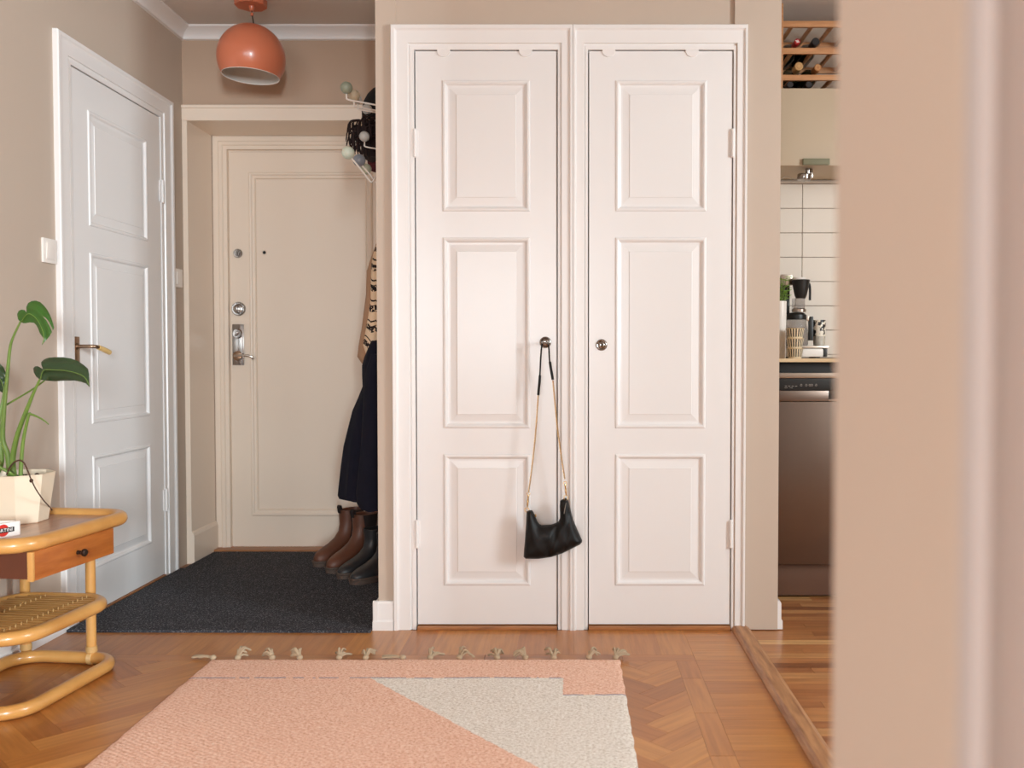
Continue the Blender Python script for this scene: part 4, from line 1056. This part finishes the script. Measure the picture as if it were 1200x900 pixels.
# tiles: stack bond, standing on the counter
th_, tw = 0.1102, 0.225
mb = MB(); mb.mi = 1
mb.box(XP1, 3.2, YKB - 0.005, YKB - 0.0005, 0.95, 1.742); mb.mi = 0
x = 1.0575 - 2 * tw
while x < 2.6:
    z = 1.742
    while z > 0.96:
        a, b = max(x, XP1 + .001) + 0.0013, x + tw - 0.0013
        if b > a: mb.box(a, b, YKB - 0.012, YKB - 0.003, max(z - th_, 0.955) + 0.0013, z - 0.0013, 0.001, 1)
        z -= th_
    x += tw
tag(mb.build('wall_tiles', ['tile', 'grout'], smooth=False), 'white rectangular wall tiles behind the kitchen counter', 'wall tiles', kind='structure')
mb = MB(); mb.box(XP1 + 0.001, 3.2, YKB - 0.016, YKB - 0.0005, 1.743, 1.7545, 0.001)
struct('trim_tile', mb, 'wall', 'thin beige strip along the top of the kitchen tiles', 'trim')
cz = 0.953
mb = MB(); mb.box(XP1 + 0.002, 3.195, 3.642, YKB - 0.0125, cz - 0.0145, cz, 0.002)
tag(mb.build('kitchen_worktop', 'counter'), 'pale wooden worktop over the dishwasher', 'worktop')
dw = thing('dishwasher', 'stainless steel dishwasher with a dark control strip under the worktop', 'dishwasher', (1.045, 3.66, 0))
X0, X1 = 0.747, 1.343
def dbox(name, mat, z0, z1, y0, y1, bev=0.002, x0=X0, x1=X1, par=dw, lab=None):
    h = MB(); h.box(x0, x1, y0, y1, z0, z1, bev); o = h.build(name, mat, par, off=(1.045, 3.66, 0))
    if lab: o['label'] = lab
    return o
dbox('body', 'black', 0.14, 0.9375, 3.69, 4.23)
dbox('top_rail', 'steel', 0.876, 0.896, 3.652, 3.69, lab='thin steel rail')
cp = dbox('control_panel', 'black_plastic', 0.827, 0.875, 3.650, 3.69, lab='dark control panel with small lit marks')
dbox('door', 'steel_dark', 0.139, 0.783, 3.652, 3.69)
hb = dbox('handle_band', 'steel_dark', 0.785, 0.8265, 3.647, 3.69, x1=1.018, lab='steel band over the door')
dbox('handle_recess', 'black_plastic', 0.793, 0.8265, 3.662, 3.69, 0.001, x0=1.018, x1=1.2, lab='dark grip recess'); 
dbox('handle_sill', 'steel', 0.785, 0.793, 3.647, 3.69, 0.001, x0=1.018, x1=1.2)
M['print_grey'] = plain('grey_print', (150, 140, 132), 0.5)
h = MB()
for i, px in enumerate((921, 925, 929, 933)): c = aY(px, 452.5, 3.6495); h.box(c.x - 0.004, c.x + 0.004, 3.6494, 3.6502, c.z - 0.0012, c.z + 0.0012)
for px in (921, 927): c = aY(px, 454.5, 3.6495); h.box(c.x - 0.005, c.x + 0.007, 3.6494, 3.6502, c.z - 0.0007, c.z + 0.0007)
for px in (939, 945, 949, 951.5, 956.5):
    c = aY(px, 451.5, 3.6495); h.torus(T(c.x, 3.650, c.z) @ rotx(PI / 2), 0.0034, 0.0008, 14, 5)
    h.box(c.x - 0.0006, c.x + 0.0006, 3.6494, 3.6502, c.z + 0.001, c.z + 0.006)
h.build('panel_markings', 'print_grey', cp, off=(1.045, 3.66, 0))
dbox('plinth', 'bronze_plinth', 0.004, 0.128, 3.700, 3.72, lab='brown plinth')
cab = thing('base_cabinet', 'white fronted base cabinet next to the stainless dishwasher, under the worktop', 'cabinet', (2.0, 3.66, 0))
h = MB(); h.box(1.348, 3.19, 3.68, 4.23, 0.0, 0.938); h.build('body', 'wall', cab, smooth=False, off=(2.0, 3.66, 0))
for k in range(3):
    h = MB(); a = 1.352 + k * 0.613; h.box(a, a + 0.607, 3.660, 3.68, 0.14, 0.93, 0.002); d = h.build('door', 'white', cab, off=(2.0, 3.66, 0))
    h = MB(); h.tube([(a + 0.25, 3.652, 0.88), (a + 0.36, 3.652, 0.88)], 0.005, 8); h.build('handle', 'steel', d, off=(2.0, 3.66, 0))
# wine rack
yr0, yr1 = 3.965, YKB - 0.001
wr = thing('wine_rack', 'beech wine rack with slats on top of the beige kitchen wall cabinet', 'wine rack', (1.1, YKB, 2.12))
offw = (1.1, YKB, 2.12); ZR = aY(940, 103.5, 3.92).z + 0.0005
zt = lambda py: aY(940, py, yr0).z
SL = [(zt(24.5), zt(31.5)), (zt(56.0), zt(63.0)), (zt(87.5), zt(94.0))]
xs0 = aY(915.5, 50, yr0).x; xs1 = 1.36
for z1_, z0_ in SL:
    for y in (yr0, yr1 - 0.016):
        h = MB(); h.box(xs0 + 0.007, xs1, y, y + 0.014, z0_, z1_, 0.001); h.build('slat', 'rackwood', wr, off=offw)
for x in (xs0, xs1):
    h = MB()
    for y in (yr0 - 0.001, yr1 - 0.018): h.box(x, x + 0.008, y, y + 0.016, ZR, ZC - 0.01, 0.001)
    for z1_, z0_ in SL: h.box(x, x + 0.008, yr0 + 0.015, yr1 - 0.018, z0_ + 0.004, z1_ - 0.006)
    h.build('side_frame', 'rackwood', wr, off=offw)
cells = [0.945 + 0.085 * i for i in range(6)]
for z1_, z0_ in SL:
    for xx in cells:
        h = MB(); h.box(xx - 0.005, xx + 0.005, yr0 + 0.014, yr1 - 0.016, z0_ + 0.004, z1_ - 0.005); h.build('rail', 'rackwood', wr, off=offw)
M['bglass'] = plain('dark_bottle_glass', (18, 20, 16), 0.12, var=0.1); M['bgreen'] = plain('olive_bottle_glass', (74, 76, 54), 0.12, var=0.1)
M['cap_red'] = plain('red_capsule', (170, 36, 40), 0.35); M['cap_black'] = plain('black_capsule', (26, 22, 26), 0.4); M['cap_gold'] = plain('gold_capsule', (206, 168, 116), 0.35, 0.4); M['cap_tan'] = plain('tan_capsule', (178, 122, 74), 0.45)
def bottle(px, py, capm, glass, label, rb=0.037, rc=0.0155, yn=3.955, group='bottles in the wine rack', cross=False):
    c = aY(px, py, yn)
    b = thing('wine_bottle', label, 'bottle', (c.x, yn, c.z), 0, group)
    m = rotx(-PI / 2)     # local z -> +y (away from the camera)
    h = MB(); L = YKB - 0.004 - yn
    h.lathe([(0, 0.06), (rc - 0.002, 0.058), (rc - 0.002, 0.085), (rb * 0.7, 0.115), (rb, 0.15), (rb, L - 0.004), (rb - 0.004, L), (0, L)], 24, m); h.build('glass_body', glass, b)
    h = MB(); h.lathe([(0, 0.0), (rc - 0.002, 0.0), (rc, 0.002), (rc, 0.058), (rc - 0.003, 0.060), (0, 0.061)], 24, m); cp_ = h.build('capsule', capm, b)
    if cross:
        h = MB(); h.box(-0.009, 0.009, -0.0008, 0.0002, -0.002, 0.002, mat=roty(0.4)); h.box(-0.002, 0.002, -0.0008, 0.0002, -0.006, 0.006, mat=roty(0.4)); h.build('cap_mark', 'white_print', cp_)
    elif capm in ('cap_gold', 'cap_tan'):
        h = MB(); h.torus(rotx(PI / 2), rc * 0.55, 0.0012, 18, 6); h.build('cap_ring', 'cap_tan' if capm == 'cap_gold' else 'cap_gold', cp_)
bottle(934.5, 48.5, 'cap_red', 'bglass', 'bottle with a red cap marked white, on the upper row of the wine rack', cross=True, rc=0.0125)
bottle(956, 48.5, 'cap_black', 'bglass', 'bottle with a black cap, on the upper row of the wine rack', rc=0.0165)
bottle(936.5, 77.5, 'cap_gold', 'bgreen', 'bottle with a pale gold top, below the red-capped one in the wine rack', rc=0.0175)
bottle(958.5, 79, 'cap_tan', 'bgreen', 'bottle with a tan top, below the black-capped one in the wine rack', rc=0.015)
zb3 = 418 - (ZR + 0.037 - H) * F / 3.975 - 1.5
bottle(926, zb3, 'cap_black', 'bglass', 'dark bottle in the lowest row of the wine rack, under the pale gold top', rc=0.014, rb=0.036, yn=3.975)
bottle(948, zb3, 'cap_black', 'bglass', 'dark bottle in the lowest row of the wine rack, under the tan top', rc=0.014, rb=0.036, yn=3.975)
# upper cabinet with a green pull, and the small lamp under it
M['sage_pull'] = plain('sage_green_pull', (124, 122, 96), 0.6, var=0.06); M['cab_paint'] = plain('beige_cabinet_paint', (192, 174, 150), 0.55, var=0.03)
yu = 3.92; zu0, zu1 = aY(940, 194, yu).z, aY(940, 103.5, yu).z
uc = thing('upper_cabinet', 'beige kitchen wall cabinet with a sage green pull, under the wine rack', 'cabinet', (1.1, YKB, zu0))
offu = (1.1, YKB, zu0)
h = MB(); h.box(XP1 + 0.002, 1.62, yu + 0.019, YKB - 0.0005, zu0 + 0.001, zu1); h.build('body', 'cab_paint', uc, smooth=False, off=offu)
a, b = aY(941.5, 187, yu - 0.018), aY(972.5, 194, yu - 0.018)
for x0, x1 in ((XP1 + 0.003, 1.345), (1.349, 1.62)):
    h = MB(); h.box(x0, x1, yu, yu + 0.0185, zu0, zu1, 0.0015); d = h.build('door', 'cab_paint', uc, off=offu)
    dx = 0 if x0 < 1 else 0.42
    h = MB(); h.box(a.x + dx, b.x + dx, yu - 0.018, yu - 0.0002, zu0 + 0.001, zu0 + 0.026, 0.002); h.build('pull', 'sage_pull', d, off=offu)['label'] = 'sage green pull'
c = aY(943.5, 204, 3.99)
sl = thing('spot_lamp', 'small chrome lamp under the beige wall cabinet, below its green pull', 'lamp', (c.x, 3.99, zu0 + 0.0008))
h = MB(); h.lathe([(0, -0.022), (0.010, -0.022), (0.011, -0.018), (0.011, 0.0), (0, 0.0)], 18, T(0.012, 0, 0)); h.box(0.018, 0.030, -0.012, 0.012, -0.040, -0.002, 0.002); h.build('lamp_bracket', 'chrome', sl)
h = MB(); h.lathe([(0, -0.052), (0.020, -0.052), (0.027, -0.049), (0.029, -0.044), (0.029, -0.028), (0.026, -0.024), (0, -0.022)], 28, roty(0.12)); h.build('lamp_head', 'chrome', sl)
h = MB(); h.tube(smooth_path([(-0.02, 0, -0.035), (-0.04, 0.02, -0.040), (-0.055, 0.12, -0.012), (-0.07, 0.25, -0.004), (-0.16, 0.254, -0.004)], 6), 0.0022, 6); h.build('cord', 'plastic_white', sl)
# coffee maker
ycm = 4.03; cb = aY(938, 412, ycm)
cm = thing('coffee_maker', 'coffee maker with a black filter cone and a chrome and white base, on the worktop', 'coffee maker', (cb.x, ycm, cz))
def L3(px, py, dy=0.0): p = aY(px, py, ycm); return Vector((p.x - cb.x, dy, p.z - cz))
sx = lambda px: (px - 938) * ycm / F
M['clear'] = plain('clear_plastic', (206, 200, 196), 0.1, var=0.02); M['clear'].node_tree.nodes['Principled BSDF'].inputs['Transmission Weight'].default_value = 0.75; M['clear'].node_tree.nodes['Principled BSDF'].inputs['IOR'].default_value = 1.15
h = MB(); h.box(sx(920), sx(961), -0.055, 0.085, 0.006, 0.042, 0.006); bs = h.build('base', 'plastic_white', cm)
h = MB(); h.box(sx(961), sx(966), -0.05, 0.08, 0.006, 0.048, 0.004); h.build('base_end', 'black_plastic', cm)
h = MB(); h.box(sx(919), sx(967), -0.056, 0.086, 0.042, 0.0535, 0.003); h.build('hot_plate', 'steel', cm)
for px in (922, 953):
    h = MB(); h.box(sx(px), sx(px + 5), -0.04, 0.07, 0.0, 0.007); h.build('foot', 'black_plastic', cm)
h = MB(); h.box(sx(918), sx(927.5), 0.035, 0.085, 0.05, L3(0, 334).z, 0.004); h.build('water_column', 'black_plastic', cm)
h = MB(); h.box(sx(916), sx(929.5), 0.02, 0.09, L3(0, 334).z, L3(0, 321).z, 0.004); h.build('tank_lid', 'steel', cm)
fc = sx(937.5)
h = MB(); h.lathe([(0, L3(0, 349.5).z), (0.020, L3(0, 350).z), (0.026, L3(0, 346).z), (0.034, L3(0, 336).z), (0.038, L3(0, 330).z), (0.0395, L3(0, 328.5).z), (0.036, L3(0, 328).z), (0, L3(0, 328.2).z)], 28, T(fc, -0.005, 0)); fcone = h.build('filter_cone', 'black_plastic', cm)
h = MB(); h.lathe([(0, 0), (0.030, 0), (0.028, 0.010), (0, 0.012)], 24, T(fc - 0.008, -0.005, L3(0, 328.2).z)); h.build('filter_lid', 'plastic_white', fcone)
h = MB(); h.tube(smooth_path([(fc + 0.036, -0.005, L3(0, 332).z), (fc + 0.040, -0.005, L3(0, 338).z), (fc + 0.040, -0.005, L3(0, 352).z)], 4), 0.0052, 8); h.build('cone_handle', 'black_plastic', fcone)
h = MB(); h.lathe([(0, L3(0, 361.5).z), (0.027, L3(0, 361.5).z), (0.027, L3(0, 350).z), (0, L3(0, 350).z)], 24, T(fc - 0.008, 0.0, 0)); h.build('drip_funnel', 'clear', cm)
h = MB(); h.lathe([(0, L3(0, 365.8).z), (0.030, L3(0, 365.8).z), (0.031, L3(0, 362.5).z), (0.02, L3(0, 361.2).z), (0, L3(0, 361).z)], 28, T(fc - 0.006, 0, 0)); h.build('carafe_lid', 'steel', cm)
# carafe between cone and hot plate
h = MB(); h.lathe([(0, 0.054), (0.046, 0.054), (0.050, 0.060), (0.050, 0.10), (0.046, 0.13), (0.041, L3(0, 375).z), (0, L3(0, 375).z)], 32, T(sx(933), 0, 0)); cf = h.build('carafe', 'clear', cm)
h = MB(); h.lathe([(0, L3(0, 374.6).z), (0.043, L3(0, 374.6).z), (0.044, L3(0, 373).z), (0.043, L3(0, 369.2).z), (0.03, L3(0, 366.6).z), (0, L3(0, 366).z)], 32, T(sx(933), 0, 0)); h.build('carafe_collar', 'black_plastic', cf)
h = MB(); h.box(sx(947.3), sx(952.2), -0.012, 0.012, L3(0, 399).z, L3(0, 371).z, 0.003); h.build('carafe_handle', 'black_plastic', cf)
h = MB(); h.box(sx(943), sx(948), -0.008, 0.008, L3(0, 376).z, L3(0, 370.5).z, 0.002); h.build('handle_joint', 'steel', cf)
# cups
def stripe_mat():
    m = NT('striped_cup'); m.set(0.3)
    v = m.coord('Object'); sp = m.n.new('ShaderNodeSeparateXYZ'); m.link(v, sp.inputs[0])
    an = m.math('ARCTAN2', sp.outputs[1], sp.outputs[0]); st = m.math('GREATER_THAN', m.math('FRACT', m.math('MULTIPLY', an, 20 / (2 * PI))), 0.5)
    st = m.math('MULTIPLY', st, m.math('GREATER_THAN', sp.outputs[2], 0.006))
    m.col(m.mix(st, lin((238, 220, 190)), lin((34, 26, 24)))); return m.m
def blot_mat():
    m = NT('spotted_mug'); m.set(0.3)
    v = m.coord('Object'); sp = m.n.new('ShaderNodeSeparateXYZ'); m.link(v, sp.inputs[0])
    k1 = m.math('GREATER_THAN', m.noise(v, 62, 1), 0.53)
    an = m.math('ARCTAN2', sp.outputs[1], sp.outputs[0]); st = m.math('GREATER_THAN', m.math('FRACT', m.math('MULTIPLY', an, 34 / (2 * PI))), 0.62)
    up = m.math('GREATER_THAN', sp.outputs[2], 0.042)
    k = m.math('ADD', m.math('MULTIPLY', k1, up), m.math('MULTIPLY', st, m.math('SUBTRACT', 1.0, up)))
    m.col(m.mix(k, lin((240, 230, 214)), lin((26, 22, 22)))); return m.m
M['stripe'] = stripe_mat(); M['blot'] = blot_mat()
yc_ = 3.83; c = aY(931.5, 418, yc_)
zc_ = cz
for i, (lab) in enumerate(('striped beige cup, lowest of the three stacked cups on the worktop', 'striped beige cup, middle of the three stacked cups on the worktop', 'striped beige cup, topmost of the three stacked cups on the worktop')):
    cup = thing('striped_cup', lab, 'cup', (c.x, yc_, zc_), 0.3 * i, 'stacked striped cups')
    g = (0, 0.002, 0.004)[i]; r0, r1 = 0.0265 + g, 0.0335 + g
    h = MB(); h.lathe([(0, 0), (r0 - 0.002, 0), (r0, 0.002), (r1, 0.0395), (r1 - 0.0025, 0.0395), (r0 - 0.003, 0.0365 - 0.001), (0, 0.036)], 36)
    h.build('bowl', 'stripe', cup)
    h = MB(); h.torus(T(0, 0, 0.0395), r1 - 0.0012, 0.0014, 36, 6); h.build('rim', plain('cup_rim', (222, 190, 140), 0.3) if i == 0 else bpy.data.materials['cup_rim'], cup)
    zc_ += 0.0412
M['cup_rim'] = bpy.data.materials['cup_rim']
c = aY(960, 390, 4.05)
mug = thing('patterned_mug', 'cream mug with black blots on the coffee maker base beside the carafe handle', 'mug', (c.x, 4.05, cz + 0.0536), 0)
h = MB(); h.lathe([(0, 0), (0.022, 0), (0.025, 0.003), (0.0265, 0.04), (0.0275, 0.112), (0.0255, 0.1125), (0.023, 0.05), (0.021, 0.006), (0, 0.005)], 32); h.build('mug_body', 'blot', mug)
h = MB(); h.tube(smooth_path([(0.022, 0.012, 0.09), (0.028, 0.036, 0.085), (0.028, 0.04, 0.05), (0.022, 0.012, 0.03)], 6), 0.0045, 8); h.build('handle', 'blot', mug)
# plant in white pot at the edge of the view
c = aY(913.5, 400, 3.92)
kp = thing('potted_herb', 'green leafy plant in a tall white pot on the worktop by the wall end', 'plant', (c.x, 3.92, cz))
zk = lambda py: aY(918, py, 3.92).z - cz
h = MB(); h.lathe([(0, 0), (0.024, 0), (0.026, 0.003), (0.028, zk(353)), (0.025, zk(353)), (0.024, zk(358)), (0, zk(358))], 28); h.build('pot', 'plastic_white', kp)
M['herb'] = plain('bright_green_leaf', (142, 190, 66), 0.5, var=0.4, scale=60)
h = MB(); hs = MB()
for i in range(60):
    a = R.uniform(0, 2 * PI); rr = R.uniform(0.01, 0.048); zz = zk(353) + R.uniform(0.005, 0.105)
    if rr > 0.03 and a > PI * 0.25 and a < PI * 0.5: rr *= 0.8
    b0 = Vector((rr * math.cos(a), rr * math.sin(a), zz)); d = Vector((math.cos(a), math.sin(a), R.uniform(-0.5, 0.5))).normalized(); sd = d.cross(Vector((R.uniform(-.3, .3), R.uniform(-.3, .3), 1))).normalized(); ln = R.uniform(0.016, 0.03)
    nn = d.cross(sd) * 0.0008
    q = [b0, b0 + d * ln * .35 + sd * ln * .24, b0 + d * ln * .7 + sd * ln * .16, b0 + d * ln, b0 + d * ln * .7 - sd * ln * .16, b0 + d * ln * .35 - sd * ln * .24]
    u = h.verts([p + nn for p in q]); w = h.verts([p - nn for p in q]); h.face(u); h.face(w[::-1])
    for k in range(6): h.face([u[k], w[k], w[(k + 1) % 6], u[(k + 1) % 6]])
    hs.tube([(b0.x * 0.2, b0.y * 0.2, zk(358)), (b0.x * 0.7, b0.y * 0.7, (zz + zk(358)) / 2), tuple(b0)], 0.0009, 5)
h.build('foliage', 'herb', kp); hs.build('stems', 'stem', kp)

# ---------------------------------------------------------------- light, sky, camera
def area(name, loc, rot, sx, sy, watts, col):
    l = bpy.data.lights.new(name, 'AREA'); l.shape = 'RECTANGLE'; l.size = sx; l.size_y = sy; l.energy = watts; l.color = col
    o = bpy.data.objects.new(name, l); C.objects.link(o); o.location = loc; o.rotation_euler = rot; return o
DAY = (0.88, 1.0, 1.06)
for u in (-2.2, -1.2, -0.2):
    for z in (1.15, 1.90):
        area('window_daylight', (u, -5.99, z), (PI / 2, 0, 0), 0.86, 0.64, 24, DAY)
for u in (1.72, 2.28):
    area('added_right_window_light', (u, -5.99, 1.525), (PI / 2, 0, 0), 0.48, 1.4, 330, DAY)  # added light at the invented right window, for left wall and front door
area('kitchen_daylight', (3.19, 1.11, 1.6), (0, PI / 2, 0), 1.15, 0.76, 103, (0.88, 1.0, 1.06))
for v in (-1.645, -0.755):
    area('added_side_window_light', (-3.29, v, 1.6), (0, -PI / 2, 0), 1.3, 0.75, 34, DAY)  # added light at the invented side window, brightens the near jamb
w = bpy.data.worlds.new('World'); SC.world = w; w.use_nodes = True
bg = w.node_tree.nodes['Background']; bg.inputs[0].default_value = (0.96, 0.98, 1.0, 1); bg.inputs[1].default_value = 1.0
cam = bpy.data.cameras.new('camera'); co = bpy.data.objects.new('camera', cam); C.objects.link(co)
cam.sensor_width = 36; cam.lens = F / 1200 * 36; cam.shift_x = -(CX - 600) / 1200; cam.shift_y = 0
co.location = (0, 0, H); co.rotation_euler = (PI / 2 - PITCH, 0, 0); cam.clip_start = 0.02
cam.dof.use_dof = True; cam.dof.focus_distance = 3.25; cam.dof.aperture_fstop = 3.4
SC.camera = co
SC.view_settings.view_transform = 'Standard'; SC.view_settings.look = 'None'
SC.view_settings.gamma = 1.0; SC.view_settings.use_curve_mapping = False; SC.view_settings.exposure = 0.0
SC.cycles.max_bounces = 10; SC.cycles.diffuse_bounces = 6; SC.cycles.glossy_bounces = 4
SC.cycles.use_denoising = True; SC.cycles.sample_clamp_indirect = 4
SC.cycles.caustics_reflective = False; SC.cycles.caustics_refractive = False
